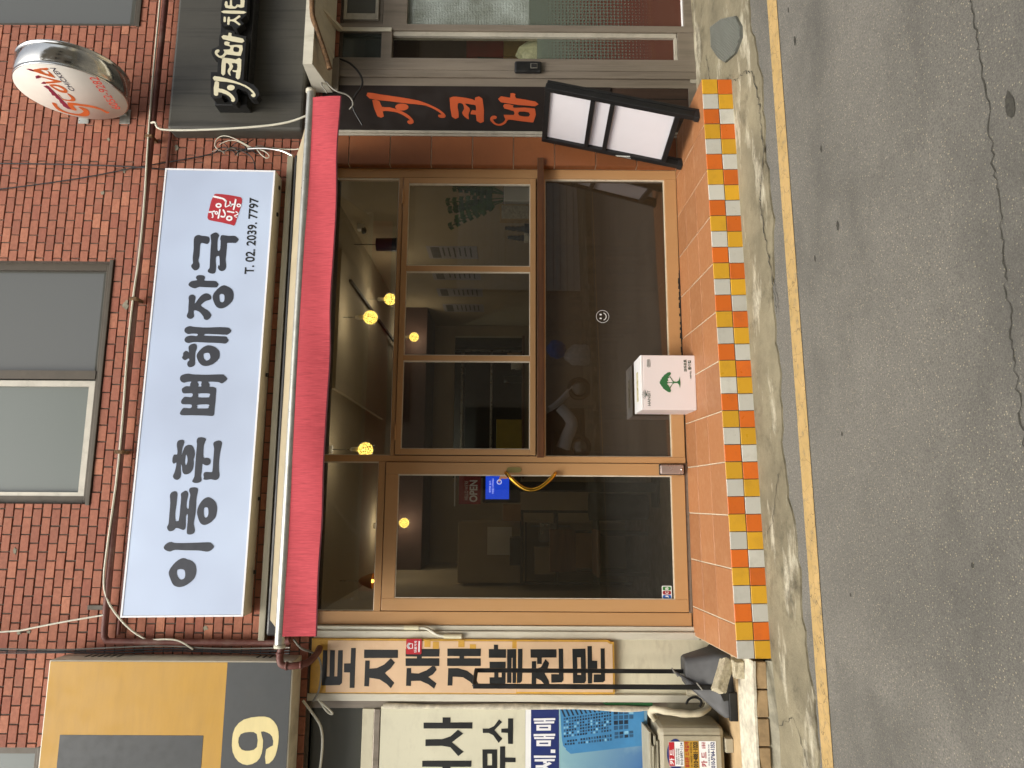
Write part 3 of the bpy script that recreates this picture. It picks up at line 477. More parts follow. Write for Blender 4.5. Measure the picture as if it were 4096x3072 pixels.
'pbuild': [[[(-1315,896),(-1313,570),(-1323,355),(-1540,360),(-1546,424),(-1591,828),(-1567,860),(-1559,859),(-1543,877),(-1500,885)]]],
'pwin2': [[[(-1378,873),(-1376,861),(-1388,861),(-1390,873)]],[[(-1395,873),(-1394,861),(-1405,861),(-1407,873)]],[[(-1413,873),(-1411,861),(-1423,861),(-1424,873)]],[[(-1447,872),(-1446,861),(-1457,861),(-1459,872)]],[[(-1410,855),(-1409,844),(-1420,844),(-1422,855)]],[[(-1373,838),(-1371,827),(-1383,827),(-1385,838)]],[[(-1391,838),(-1389,827),(-1400,827),(-1402,838)]],[[(-1477,838),(-1476,826),(-1487,826),(-1489,838)]],[[(-1388,821),(-1386,809),(-1398,809),(-1400,821)]],[[(-1423,821),(-1421,809),(-1433,809),(-1435,821)]],[[(-1473,803),(-1472,792),(-1483,792),(-1485,803)]],[[(-1366,787),(-1364,775),(-1375,775),(-1377,787)]],[[(-1418,786),(-1417,775),(-1428,775),(-1430,786)]],[[(-1451,769),(-1450,757),(-1461,757),(-1463,769)]],[[(-1361,752),(-1359,740),(-1371,740),(-1372,752)]],[[(-1414,752),(-1412,740),(-1424,740),(-1425,752)]],[[(-1358,735),(-1356,723),(-1368,723),(-1370,735)]],[[(-1429,735),(-1427,723),(-1439,723),(-1441,735)]],[[(-1447,735),(-1445,723),(-1457,723),(-1458,735)]],[[(-1356,718),(-1354,706),(-1366,706),(-1367,718)]],[[(-1391,718),(-1389,706),(-1401,706),(-1403,718)]],[[(-1371,700),(-1369,689),(-1381,689),(-1383,700)]],[[(-1460,700),(-1458,689),(-1470,689),(-1471,700)]],[[(-1351,683),(-1349,671),(-1361,671),(-1362,683)]],[[(-1386,683),(-1385,671),(-1396,671),(-1398,683)]],[[(-1404,683),(-1402,671),(-1414,671),(-1416,683)]],[[(-1422,683),(-1420,671),(-1432,671),(-1434,683)]],[[(-1384,666),(-1382,654),(-1394,654),(-1396,666)]],[[(-1455,666),(-1454,654),(-1466,654),(-1467,666)]],[[(-1435,649),(-1434,637),(-1445,637),(-1447,649)]],[[(-1397,631),(-1395,620),(-1407,620),(-1409,631)]],[[(-1451,632),(-1449,620),(-1461,620),(-1463,632)]],[[(-1341,614),(-1339,602),(-1351,602),(-1352,614)]],[[(-1338,597),(-1336,585),(-1348,585),(-1350,597)]],[[(-1374,597),(-1373,585),(-1385,585),(-1386,597)]],[[(-1410,597),(-1409,585),(-1421,585),(-1422,597)]],[[(-1428,597),(-1427,585),(-1439,585),(-1440,597)]],[[(-1372,579),(-1370,568),(-1382,568),(-1384,580)]],[[(-1444,580),(-1443,568),(-1455,568),(-1456,580)]],[[(-1527,849),(-1526,838),(-1538,837),(-1539,849)]],[[(-1520,781),(-1518,770),(-1531,769),(-1532,781)]],[[(-1494,732),(-1493,720),(-1506,719),(-1507,731)]],[[(-1512,713),(-1511,702),(-1524,701),(-1525,713)]],[[(-1490,698),(-1488,686),(-1502,685),(-1503,697)]],[[(-1510,696),(-1509,685),(-1522,684),(-1523,696)]],[[(-1488,681),(-1486,669),(-1500,668),(-1501,680)]],[[(-1508,679),(-1507,668),(-1521,667),(-1522,679)]],[[(-1506,662),(-1505,651),(-1519,650),(-1520,662)]],[[(-1481,629),(-1479,618),(-1494,617),(-1495,629)]],[[(-1502,628),(-1501,617),(-1515,616),(-1517,628)]],[[(-1476,595),(-1475,584),(-1490,583),(-1491,595)]],[[(-1499,594),(-1497,583),(-1512,582),(-1513,593)]],[[(-1497,577),(-1495,566),(-1510,565),(-1512,576)]],[[(-1360,551),(-1359,524),(-1384,524),(-1385,551)]],[[(-1423,551),(-1421,524),(-1445,525),(-1448,551)]],[[(-1328,517),(-1327,490),(-1351,491),(-1353,517)]],[[(-1359,517),(-1358,491),(-1382,491),(-1383,518)]],[[(-1420,518),(-1418,491),(-1442,492),(-1445,518)]],[[(-1327,484),(-1326,457),(-1350,457),(-1351,484)]],[[(-1357,484),(-1356,457),(-1380,458),(-1381,484)]],[[(-1418,485),(-1416,458),(-1440,459),(-1442,485)]],[[(-1356,451),(-1355,424),(-1378,425),(-1380,451)]],[[(-1460,547),(-1458,522),(-1475,522),(-1478,548)]],[[(-1482,548),(-1480,522),(-1497,522),(-1499,548)]],[[(-1479,516),(-1477,491),(-1494,491),(-1497,516)]],[[(-1452,453),(-1450,428),(-1467,427),(-1469,453)]],[[(-1473,453),(-1471,427),(-1489,427),(-1491,452)]]],
'pwin3': [[[(-1430,873),(-1428,861),(-1440,861),(-1442,872)]],[[(-1465,872),(-1463,861),(-1475,860),(-1476,872)]],[[(-1393,856),(-1391,844),(-1403,844),(-1404,855)]],[[(-1428,855),(-1426,844),(-1438,844),(-1439,855)]],[[(-1460,838),(-1459,826),(-1470,826),(-1472,838)]],[[(-1475,821),(-1474,809),(-1485,809),(-1487,821)]],[[(-1421,804),(-1419,792),(-1431,792),(-1432,804)]],[[(-1401,787),(-1399,775),(-1411,775),(-1412,786)]],[[(-1453,786),(-1452,775),(-1463,775),(-1465,786)]],[[(-1389,700),(-1387,689),(-1399,689),(-1400,700)]],[[(-1406,700),(-1405,689),(-1417,689),(-1418,700)]],[[(-1457,683),(-1456,671),(-1468,671),(-1469,683)]],[[(-1402,666),(-1400,654),(-1412,654),(-1414,666)]],[[(-1437,666),(-1436,654),(-1448,654),(-1449,666)]],[[(-1413,614),(-1411,602),(-1423,603),(-1425,614)]],[[(-1392,597),(-1391,585),(-1403,585),(-1404,597)]],[[(-1514,730),(-1513,719),(-1526,718),(-1527,730)]],[[(-1500,611),(-1499,600),(-1514,599),(-1515,610)]],[[(-1326,450),(-1325,423),(-1349,424),(-1350,451)]],[[(-1455,484),(-1452,459),(-1470,459),(-1472,484)]]],
'pwin': [[[(-1482,872),(-1480,860),(-1492,860),(-1493,872)]],[[(-1376,856),(-1374,844),(-1385,844),(-1387,856)]],[[(-1445,855),(-1443,843),(-1455,843),(-1457,855)]],[[(-1462,855),(-1461,843),(-1472,843),(-1474,855)]],[[(-1480,855),(-1478,843),(-1490,843),(-1491,855)]],[[(-1408,838),(-1406,827),(-1418,826),(-1419,838)]],[[(-1425,838),(-1424,826),(-1435,826),(-1437,838)]],[[(-1443,838),(-1441,826),(-1453,826),(-1454,838)]],[[(-1371,821),(-1369,809),(-1380,809),(-1382,821)]],[[(-1406,821),(-1404,809),(-1415,809),(-1417,821)]],[[(-1440,821),(-1439,809),(-1450,809),(-1452,821)]],[[(-1458,821),(-1456,809),(-1468,809),(-1469,821)]],[[(-1368,804),(-1366,792),(-1378,792),(-1380,804)]],[[(-1386,804),(-1384,792),(-1396,792),(-1397,804)]],[[(-1438,804),(-1437,792),(-1448,792),(-1450,804)]],[[(-1383,787),(-1381,775),(-1393,775),(-1395,787)]],[[(-1471,786),(-1469,775),(-1481,775),(-1482,786)]],[[(-1363,769),(-1361,758),(-1373,758),(-1375,769)]],[[(-1381,769),(-1379,758),(-1391,758),(-1392,769)]],[[(-1398,769),(-1397,758),(-1408,758),(-1410,769)]],[[(-1416,769),(-1414,758),(-1426,757),(-1428,769)]],[[(-1434,769),(-1432,757),(-1444,757),(-1445,769)]],[[(-1469,769),(-1467,757),(-1479,757),(-1480,769)]],[[(-1378,752),(-1377,740),(-1388,740),(-1390,752)]],[[(-1396,752),(-1394,740),(-1406,740),(-1408,752)]],[[(-1431,752),(-1430,740),(-1441,740),(-1443,752)]],[[(-1449,752),(-1447,740),(-1459,740),(-1460,752)]],[[(-1466,752),(-1465,740),(-1476,740),(-1478,752)]],[[(-1376,735),(-1374,723),(-1386,723),(-1387,735)]],[[(-1411,735),(-1410,723),(-1421,723),(-1423,735)]],[[(-1464,735),(-1463,723),(-1474,723),(-1476,735)]],[[(-1373,718),(-1372,706),(-1383,706),(-1385,718)]],[[(-1409,718),(-1407,706),(-1419,706),(-1421,718)]],[[(-1427,718),(-1425,706),(-1437,706),(-1438,718)]],[[(-1444,718),(-1443,706),(-1454,706),(-1456,718)]],[[(-1353,700),(-1351,689),(-1363,689),(-1365,700)]],[[(-1424,700),(-1423,689),(-1434,689),(-1436,700)]],[[(-1442,700),(-1440,689),(-1452,689),(-1454,700)]],[[(-1368,683),(-1367,671),(-1379,671),(-1380,683)]],[[(-1440,683),(-1438,671),(-1450,671),(-1451,683)]],[[(-1348,666),(-1346,654),(-1358,654),(-1360,666)]],[[(-1366,666),(-1364,654),(-1376,654),(-1378,666)]],[[(-1420,666),(-1418,654),(-1430,654),(-1431,666)]],[[(-1346,648),(-1344,637),(-1356,637),(-1357,648)]],[[(-1363,648),(-1362,637),(-1374,637),(-1375,649)]],[[(-1381,649),(-1380,637),(-1392,637),(-1393,649)]],[[(-1399,649),(-1398,637),(-1410,637),(-1411,649)]],[[(-1417,649),(-1416,637),(-1428,637),(-1429,649)]],[[(-1343,631),(-1341,619),(-1353,619),(-1355,631)]],[[(-1361,631),(-1359,619),(-1371,620),(-1373,631)]],[[(-1415,631),(-1413,620),(-1425,620),(-1427,631)]],[[(-1433,631),(-1431,620),(-1443,620),(-1445,632)]],[[(-1359,614),(-1357,602),(-1369,602),(-1370,614)]],[[(-1377,614),(-1375,602),(-1387,602),(-1389,614)]],[[(-1395,614),(-1393,602),(-1405,602),(-1407,614)]],[[(-1431,614),(-1429,603),(-1441,603),(-1442,614)]],[[(-1449,614),(-1447,603),(-1459,603),(-1460,614)]],[[(-1356,597),(-1354,585),(-1366,585),(-1368,597)]],[[(-1446,597),(-1445,585),(-1457,586),(-1458,597)]],[[(-1335,579),(-1334,567),(-1346,568),(-1347,579)]],[[(-1354,579),(-1352,568),(-1364,568),(-1366,579)]],[[(-1390,580),(-1388,568),(-1400,568),(-1402,580)]],[[(-1408,580),(-1406,568),(-1418,568),(-1420,580)]],[[(-1529,866),(-1528,855),(-1539,854),(-1540,866)]],[[(-1510,851),(-1509,839),(-1520,838),(-1522,850)]],[[(-1508,834),(-1506,822),(-1518,821),(-1520,833)]],[[(-1526,832),(-1524,821),(-1536,820),(-1537,832)]],[[(-1506,817),(-1504,805),(-1516,804),(-1518,816)]],[[(-1524,815),(-1522,804),(-1534,803),(-1535,815)]],[[(-1503,800),(-1502,788),(-1514,787),(-1515,799)]],[[(-1499,766),(-1497,754),(-1510,753),(-1511,765)]],[[(-1518,764),(-1516,753),(-1529,752),(-1530,764)]],[[(-1497,749),(-1495,737),(-1508,736),(-1509,748)]],[[(-1516,747),(-1515,736),(-1527,735),(-1529,747)]],[[(-1492,715),(-1491,703),(-1504,702),(-1505,714)]],[[(-1485,663),(-1484,652),(-1498,651),(-1499,663)]],[[(-1483,646),(-1481,635),(-1496,634),(-1497,646)]],[[(-1504,645),(-1503,634),(-1517,633),(-1518,645)]],[[(-1478,612),(-1477,601),(-1492,600),(-1493,612)]],[[(-1474,578),(-1472,567),(-1487,566),(-1489,578)]],[[(-1329,550),(-1328,524),(-1353,524),(-1354,551)]],[[(-1391,551),(-1390,524),(-1415,524),(-1416,551)]],[[(-1389,518),(-1388,491),(-1412,491),(-1414,518)]],[[(-1388,484),(-1386,458),(-1410,458),(-1412,485)]],[[(-1458,516),(-1455,491),(-1473,491),(-1475,516)]],[[(-1476,484),(-1474,459),(-1491,459),(-1494,484)]],[[(-1317,893),(-1317,881),(-1368,858),(-1370,870)]],[[(-1317,864),(-1317,852),(-1364,830),(-1366,842)]],[[(-1317,835),(-1317,823),(-1360,803),(-1362,814)]],[[(-1317,806),(-1317,794),(-1356,775),(-1358,786)]],[[(-1317,777),(-1317,765),(-1352,747),(-1354,758)]],[[(-1317,748),(-1317,736),(-1348,719),(-1350,730)]],[[(-1316,718),(-1316,707),(-1344,691),(-1346,703)]],[[(-1316,689),(-1316,678),(-1340,663),(-1342,675)]],[[(-1316,660),(-1316,649),(-1336,635),(-1339,647)]],[[(-1316,631),(-1316,620),(-1332,607),(-1335,619)]],[[(-1316,602),(-1316,591),(-1328,579),(-1331,591)]]],
'nine': [[[(-1314,2754),(-1321,2685),(-1368,2638),(-1432,2624),(-1505,2630),(-1560,2651),(-1583,2693),(-1501,2696),(-1478,2656),(-1428,2664),(-1405,2695),(-1400,2734),(-1451,2718),(-1524,2722),(-1570,2748),(-1590,2805),(-1570,2860),(-1516,2898),(-1443,2906),(-1378,2893),(-1331,2842)],[(-1402,2803),(-1414,2758),(-1488,2753),(-1509,2796),(-1502,2845),(-1461,2868),(-1415,2856)]]],
'logo': [[[(317,4417),(303,4395),(264,4408),(211,4400),(181,4361),(172,4318),(191,4280),(213,4260),(261,4267),(259,4240),(232,4220),(191,4229),(155,4255),(139,4294),(154,4348),(180,4400),(220,4433),(268,4431)]],[[(321,4309),(301,4227),(289,4178),(268,4138),(233,4110),(207,4098),(203,4086),(189,4091),(183,4107),(191,4115),(228,4132),(254,4169),(271,4221),(283,4292),(223,4299),(228,4332)]],[[(421,4312),(409,4308),(376,4315),(355,4295),(355,4264),(381,4247),(426,4244),(428,4232),(393,4223),(356,4230),(336,4253),(338,4289),(355,4316)]],[[(546,4305),(561,4209),(580,4199),(628,4292),(639,4296),(626,4306),(576,4239),(567,4296)]],[[(536,4295),(537,4252),(514,4222),(475,4217),(446,4230),(436,4252),(450,4280),(489,4296),(521,4299)],[(517,4285),(514,4254),(486,4239),(466,4240),(470,4263),(494,4280)]],[[(702,4290),(721,4193),(699,4200),(697,4230),(681,4206),(618,4206),(618,4224),(680,4300)],[(696,4252),(694,4215),(659,4220),(655,4235)]]],
'logom': [[[(516,4347),(524,4319),(513,4313),(230,4331),(238,4354),(273,4366),(303,4355),(312,4361),(354,4346),(375,4352),(400,4343),(408,4357),(441,4345),(457,4346),(477,4338),(489,4342)]],[[(708,4333),(710,4312),(698,4294),(678,4301),(687,4319)]],[[(631,4325),(639,4300),(613,4302),(601,4340)]],[[(547,4344),(567,4314),(563,4305),(544,4311),(541,4330)]]],
'btree': [[[(774,246),(783,240),(787,241),(796,232),(804,231),(813,220),(822,215),(828,205),(839,191),(841,174),(833,169),(823,173),(810,187),(804,180),(798,193),(783,188),(780,197),(768,191),(762,198),(750,186),(732,178),(717,172),(706,178),(709,193),(718,206),(724,214),(732,225),(741,228),(748,235),(756,238),(762,244)]],[[(779,154),(777,135),(784,121),(802,114),(812,112),(790,111),(772,109),(753,111),(735,113),(756,117),(768,129),(768,151),(759,162),(738,174),(730,181),(732,182),(744,177),(762,163),(769,160),(768,194),(772,196),(774,158),(797,170),(810,181),(813,180),(813,175),(789,161)]]],
}
random.seed(7)
# ================================================================== ground
mb = MB(); mb.quad((-70, -70, gz(-70, -70)), (70, -70, gz(70, -70)), (70, 3, gz(70, 3)-.3), (-70, 3, gz(-70, 3)-.3))
road = solo('road', mb, 'asphalt', kind='structure')
def strip(ptsA, ptsB, lift):
    m = MB()
    for i in range(len(ptsA)-1):
        q = [ptsA[i], ptsA[i+1], ptsB[i+1], ptsB[i]]
        m.quad(*[(x, y, gz(x, y)+lift) for x, y in q])
    return m
def road_fix():
    # keep the sheet true to the slope close to the shops
    me = road.data; bm = bmesh.new()
    rows = [-70, -12, -7.4, -2, -.05, 3]; cols = [-70, -8, 10, 70]
    vs = [[bm.verts.new((x, y, gz(x, min(y, 0)))) for x in cols] for y in rows]
    for j in range(len(rows)-1):
        for i in range(len(cols)-1): bm.faces.new((vs[j][i], vs[j][i+1], vs[j+1][i+1], vs[j+1][i]))
    bm.to_mesh(me); bm.free()
road_fix()
# concrete apron along the shopfronts, its outer edge broken
xs = [-7+i*.06 for i in range(int(15/.06))]
def edge(x):
    return -1.135+.05*math.sin(x*2.1+.6)+.022*math.sin(x*7.3)+.012*math.sin(x*23+1)+.008*math.sin(x*61)
m = MB(); inn = -.02
for i in range(len(xs)-1):
    a, b = xs[i], xs[i+1]; ya, yb = edge(a), edge(b)
    seg = [inn, -.35, -.7, -.9]
    pa = [(a, y) for y in seg]+[(a, ya)]; pb = [(b, y) for y in seg]+[(b, yb)]
    for k in range(4): m.quad(*[(p[0], p[1], gz(*p)+.014+(-.004 if abs(p[1]) > 1 else 0)) for p in (pa[k+1], pb[k+1], pb[k], pa[k])])
    m.quad((a, ya, gz(a, ya)-.02), (b, yb, gz(b, yb)-.02), (b, yb, gz(b, yb)+.01), (a, ya, gz(a, ya)+.01))
apron = solo('pavement', m, 'apron_concrete', kind='structure')
# opposite kerb strip
m = strip([(-40, -7.35), (40, -7.35)], [(-40, -12), (40, -12)], .1); m.f = [f[::-1] for f in m.f]
m.quad((-40, -7.35, gz(-40, -7.35)-.02), (40, -7.35, gz(40, -7.35)-.02), (40, -7.35, gz(40, -7.35)+.1), (-40, -7.35, gz(-40, -7.35)+.1))
solo('opposite_pavement', m, 'apron_concrete', kind='structure')
def line(yf, wd, name):
    X = [-20+i*.5 for i in range(81)]
    mm = strip([(x, yf(x)-wd) for x in X], [(x, yf(x)) for x in X], .004)
    o = solo(name, mm, 'yellow_paint', kind='structure'); return o
line(lambda x: -1.262-.03*x, .118, 'road_line')
line(lambda x: -6.95, .12, 'road_line')
# road cracks, ragged ribbons
def crack(pts, w, name, lift, parent, seed):
    rnd = random.Random(seed); P = []
    for i in range(len(pts)-1):
        a, b = pts[i], pts[i+1]; n = max(2, int(math.hypot(b[0]-a[0], b[1]-a[1])/.018))
        for k in range(n):
            t = k/n; P.append((a[0]+(b[0]-a[0])*t+rnd.uniform(-.012, .012), a[1]+(b[1]-a[1])*t+rnd.uniform(-.012, .012)))
    P.append(pts[-1]); mm = MB()
    W = [w*rnd.uniform(.25, 1.2) for _ in P]
    for i in range(len(P)-1):
        (x0, y0), (x1, y1) = P[i], P[i+1]
        mm.quad(*[(x, y, gz(x, y)+lift) for x, y in ((x0, y0-W[i]), (x1, y1-W[i+1]), (x1, y1+W[i+1]), (x0, y0+W[i]))])
    return part(name, mm, 'old_tar', parent)
crack([(4, -2.83), (1.593, -2.828), (1.421, -2.836), (1.278, -2.84), (1.07, -2.828), (.904, -2.831), (.684, -2.815), (.2, -2.8), (-.6, -2.77), (-3, -2.7)], .0030, 'crack', .003, road, 3)
crack([(1.93, -1.164), (1.73, -1.06), (1.49, -1.075), (1.23, -1.14), (1.0, -1.16)], .0045, 'crack', .0165, apron, 5)
crack([(2.6, -.80), (2.53, -1.0), (2.46, -1.1), (2.24, -1.15), (1.93, -1.164)], .005, 'crack', .0165, apron, 6)
crack([(3.1, -.32), (2.9, -.36), (2.75, -.5), (2.66, -.75)], .004, 'crack', .0165, apron, 9)
crack([(-1.2, -.75), (-1.1, -.95), (-1.3, -1.1)], .004, 'crack', .0165, apron, 8)
crack([(.15, -1.0), (-.1, -.88), (-.2, -.74)], .003, 'crack', .0165, apron, 12)
# dark spots on the asphalt (old gum and oil), flat
def spot(x, y, rx, ry, seed):
    rnd = random.Random(seed); n = 14; pts = [(x+rx*math.cos(6.283*i/n)*rnd.uniform(.7, 1.1), y+ry*math.sin(6.283*i/n)*rnd.uniform(.7, 1.1)) for i in range(n)]
    mm = MB(); mm.add([(a, b, gz(a, b)+.0025) for a, b in pts], [tuple(range(n))]); part('gum_spot', mm, 'old_tar', road)
for i, (x, y, a, b) in enumerate(((1.172, -2.924, .045, .02), (2.3, -1.62, .03, .012), (2.5, -1.58, .016, .008), (1.63, -1.78, .02, .01), (1.22, -1.86, .028, .012), (1.15, -1.62, .02, .008), (.3, -1.72, .012, .008), (-.4, -1.66, .01, .007), (-.2, -2.5, .012, .008))):
    spot(x, y, a, b, i)

# ================================================================== tiled step in front of the shop
PR, PL = Vector((2.637, -.752, .033)), Vector((-.872, -.685, -.056))
def top(x, s):
    t = (x-PL.x)/(PR.x-PL.x); yf = PL.y+(PR.y-PL.y)*t; zt = PL.z+(PR.z-PL.z)*t; zf = .016+.005*x
    return Vector((x, yf*s, zf+(zt-zf)*s))
m = MB(); X = [-.872, 0, 1, 2, 2.637]; dz = Vector((0, 0, -.0035))
for i in range(4):
    for s0, s1 in ((-.06, .5), (.5, 1)):
        m.quad(top(X[i], s1)+dz, top(X[i+1], s1)+dz, top(X[i+1], s0)+dz, top(X[i], s0)+dz)
    a, b = top(X[i], 1)+dz, top(X[i+1], 1)+dz
    m.quad(a-Vector((0, 0, .3)), b-Vector((0, 0, .3)), b, a)
for x, fl in ((-.872, 1), (2.637, 0)):
    a, b = top(x, -.06)+dz, top(x, 1)+dz; q = [a-Vector((0, 0, .35)), b-Vector((0, 0, .35)), b, a]
    m.quad(*(q if fl else q[::-1]))
step = solo('tiled_step', m, 'tile_grout', kind='structure')
def tile_mesh(c4, th, chamfer=.003):
    # c4: four corners of the upper face in order; slab grows down along the normal
    c = [Vector(p) for p in c4]; n = (c[1]-c[0]).cross(c[3]-c[0]).normalized(); ctr = sum(c, Vector())/4
    inn = [p+(ctr-p).normalized()*chamfer for p in c]; low = [p-n*chamfer*.8 for p in c]; bot = [p-n*th for p in c]
    mm = MB(); mm.add(inn+low+bot, [(0, 1, 2, 3)]+[(4+i, 4+(i+1) % 4, (i+1) % 4, i) for i in range(4)]+[(8+i, 8+(i+1) % 4, 4+(i+1) % 4, 4+i) for i in range(4)])
    return mm
jx = [2.637, 2.333, 2.031, 1.727, 1.429, 1.127, .827, .527, .227, -.077, -.38, -.686, -.872]
rows = [0.0, .30, .64, 1.0]; rt_ = random.Random(4)
for i in range(len(jx)-1):
    for j in range(3):
        xa, xb = jx[i+1]+.0035, jx[i]-.0035; s0, s1 = rows[j]+.003, rows[j+1]-(.003 if j < 2 else 0)
        lift = Vector((0, 0, rt_.uniform(-.001, .0012)))
        part('floor_tile', tile_mesh([top(xa, s1)+lift, top(xb, s1)+lift, top(xb, s0)+lift, top(xa, s0)+lift], .008), 'terracotta_floor', step)
fg = MB(); fg.quad(*[p+Vector((0, -.0012, 0)) for p in (top(-.872, 1)-Vector((0, 0, .21)), top(2.637, 1)-Vector((0, 0, .21)), top(2.637, 1)-Vector((0, 0, .004)), top(-.872, 1)-Vector((0, 0, .004)))]); part('kerb_grout', fg, 'dark_grout', step)
ed = (PR-PL); LEN = ed.length; ex = ed.normalized(); ny = Vector((ex.y, -ex.x, 0)).normalized(); zz = Vector((0, 0, 1))
pit = LEN/35; names = {'Y': 'tile_yellow', 'W': 'tile_white', 'O': 'tile_orange'}
sh = {}
for key in 'YWO':
    t = tile_mesh([(-.0485, 0, -.0485), (.0485, 0, -.0485), (.0485, 0, .0485), (-.0485, 0, .0485)], .012, .003)
    t.v = [(a, b, c) for a, b, c in t.v]; sh[key] = t.mesh('kerb_tile'); sh[key].materials.append(M[names[key]])
rot = Matrix(((ex.x, -ny.x, 0), (ex.y, -ny.y, 0), (ex.z, 0, 1))).to_4x4().to_euler()
for kx in range(35):
    for row in range(2):
        key = ('YWO' if row == 0 else 'OYW')[kx % 3]
        p = PR-ex*pit*(kx+.5)-zz*(.050+.1005*row)+ny*(.004+rt_.uniform(-.0015, .0015))
        o = bpy.data.objects.new('kerb_tile', sh[key]); COL.objects.link(o); o.parent = step; o.location = p
        o.rotation_euler = (rot.x, rot.y+rt_.uniform(-.006, .006), rot.z)

# ================================================================== left landing of stone in front of the office
LZ = -.13
m = MB(); m.box(-6, -.876, -.45, .3, LZ-.25, LZ)
land = solo('stone_landing', m, 'beige_slab', kind='structure')
m = MB(); n = 60
for i in range(n):
    a, b = -6+i*(5.12/n), -6+(i+1)*(5.12/n)
    f = lambda x: .006*math.sin(x*9)+.004*math.sin(x*31)
    ya0, ya1 = -.452, -.705+f(a); yb1 = -.705+f(b)
    m.quad((a, ya1, LZ-.006), (b, yb1, LZ-.006), (b, ya0, LZ+.002+f(b)*.3), (a, ya0, LZ+.002+f(a)*.3))
    m.quad((a, ya1, LZ-.02), (b, yb1, LZ-.02), (b, yb1, LZ-.006), (a, ya1, LZ-.006))
part('cement_edge', m, 'white_cement', land)
x = -.882; ls = random.Random(2)
m = MB()
while x > -4:
    wd = ls.choice((.15, .2, .3, .32)); b = MB(); b.box(x-wd+.004, x-.004, -.70, -.5, LZ-.085, LZ-.022, .005)
    part('riser_stone', b, 'stone', land); x -= wd
m = MB()
for i in range(n):
    a, b = -6+i*(5.12/n), -6+(i+1)*(5.12/n)
    for k in range(4):
        def P(x, t): return (x, -.69-.035*t-.012*math.sin(x*11+t*3), (LZ-.082)*(1-t)+(gz(x, -.73)+.005)*t)
        m.quad(P(a, (k+1)/4), P(b, (k+1)/4), P(b, k/4), P(a, k/4))
part('cement_skirt', m, 'grey_cement', land)

# ================================================================== brick building above the shops
bld = thing('brick_building', (1.2, 0, 2.6), 'red brick building above the row of shopfronts', 'building')
WY = -.042
WIN = [(-.04, 1.646, 4.058, 5.9), (3.485, 5.0, 4.045, 5.9), (-3.2, -1.565, 4.20, 5.9)]
m = MB(); zlo, zhi = 2.52, 6.3
def wallquad(x0, x1, z0, z1): m.quad((x0, WY, z0), (x1, WY, z0), (x1, WY, z1), (x0, WY, z1))
edges_x = sorted({-4.0, 6.0}|{v for q in WIN for v in q[:2]}); edges_z = sorted({zlo, zhi}|{v for q in WIN for v in q[2:]})
for i in range(len(edges_x)-1):
    for j in range(len(edges_z)-1):
        cx, cz = (edges_x[i]+edges_x[i+1])/2, (edges_z[j]+edges_z[j+1])/2
        if not any(a < cx < b and c < cz < d for a, b, c, d in WIN): wallquad(edges_x[i], edges_x[i+1], edges_z[j], edges_z[j+1])
for a, b, c, d in WIN:   # reveals
    m.quad((a, WY, c), (a, .12, c), (a, .12, d), (a, WY, d)); m.quad((b, .12, c), (b, WY, c), (b, WY, d), (b, .12, d)); m.quad((a, WY, c), (b, WY, c), (b, .12, c), (a, .12, c)); m.quad((a, .12, d), (b, .12, d), (b, WY, d), (a, WY, d))
m.box(-4, 6, .13, .3, 2.75, 6.3); m.box(-4, 6, WY+.003, .3, 6.3, 6.5); m.box(-4, 6, WY+.004, .13, 2.5, 2.519)
part('wall', m, 'mortar', bld)
BL, BH = .1125, .0628; bw, bh = .1045, .0548
def brick_verts(L, H, y=0.0):
    q = [(-L/2, -H/2), (L/2, -H/2), (L/2, H/2), (-L/2, H/2)]; r = .0018
    v = [(a, .02, b) for a, b in q]+[(a, -.0065, b) for a, b in q]+[(a-math.copysign(r, a), -.009, b-math.copysign(r, b)) for a, b in q]
    f = [(8, 9, 10, 11)]+[(4+i, 4+(i+1) % 4, 8+(i+1) % 4, 8+i) for i in range(4)]+[(i, (i+1) % 4, 4+(i+1) % 4, 4+i) for i in range(4)]
    return v, f
V, F = brick_verts(bw, bh); t = MB().add(V, F); brick_me = t.mesh('brick'); brick_me.materials.append(M['brick'])
cov = [(-.72, 2.24, 2.92, 3.64), (2.62, 4.5, 2.72, 3.70), (-4, -1.0, 2.6, 4.09), (-.7, 2.4, 2.5, 2.83), (2.9, 4.5, 2.5, 2.75)]   # behind signs
full = []; stuff = MB(); rb = random.Random(11)
nrow = int((zhi-zlo)/BH)
for r_ in range(nrow):
    z = zlo+BH*(r_+.5); x = -3.9+(BL/2 if r_ % 2 else 0)
    while x < 5.9:
        a, b = x-bw/2, x+bw/2; segs = [(a, b)]
        for (wa, wb, wc, wd) in WIN:
            if wc-bh*.45 < z < wd+bh*.45:
                ns = []
                for (p, q) in segs:
                    if q <= wa or p >= wb: ns.append((p, q))
                    else:
                        if p < wa-.012: ns.append((p, wa-.002))
                        if q > wb+.012: ns.append((wb+.002, q))
                segs = ns
        for p, q in segs:
            c = (p+q)/2; wide = q-p
            hid = any(k[0] < c < k[1] and k[2] < z < k[3] for k in cov)
            inframe = -1.55 < c < 3.7 and z < 5.06
            if wide > bw*.98 and not hid and inframe: full.append((c, z))
            else:
                V, F = brick_verts(wide, bh); d = (rb.uniform(-.001, .001), rb.uniform(-.001, .001)); stuff.add([(v[0]+c, v[1]+WY+d[0], v[2]+z+d[1]) for v in V], F)
        x += BL
full.sort(key=lambda p: (p[0]-0)**2+(p[1]-1.235)**2)
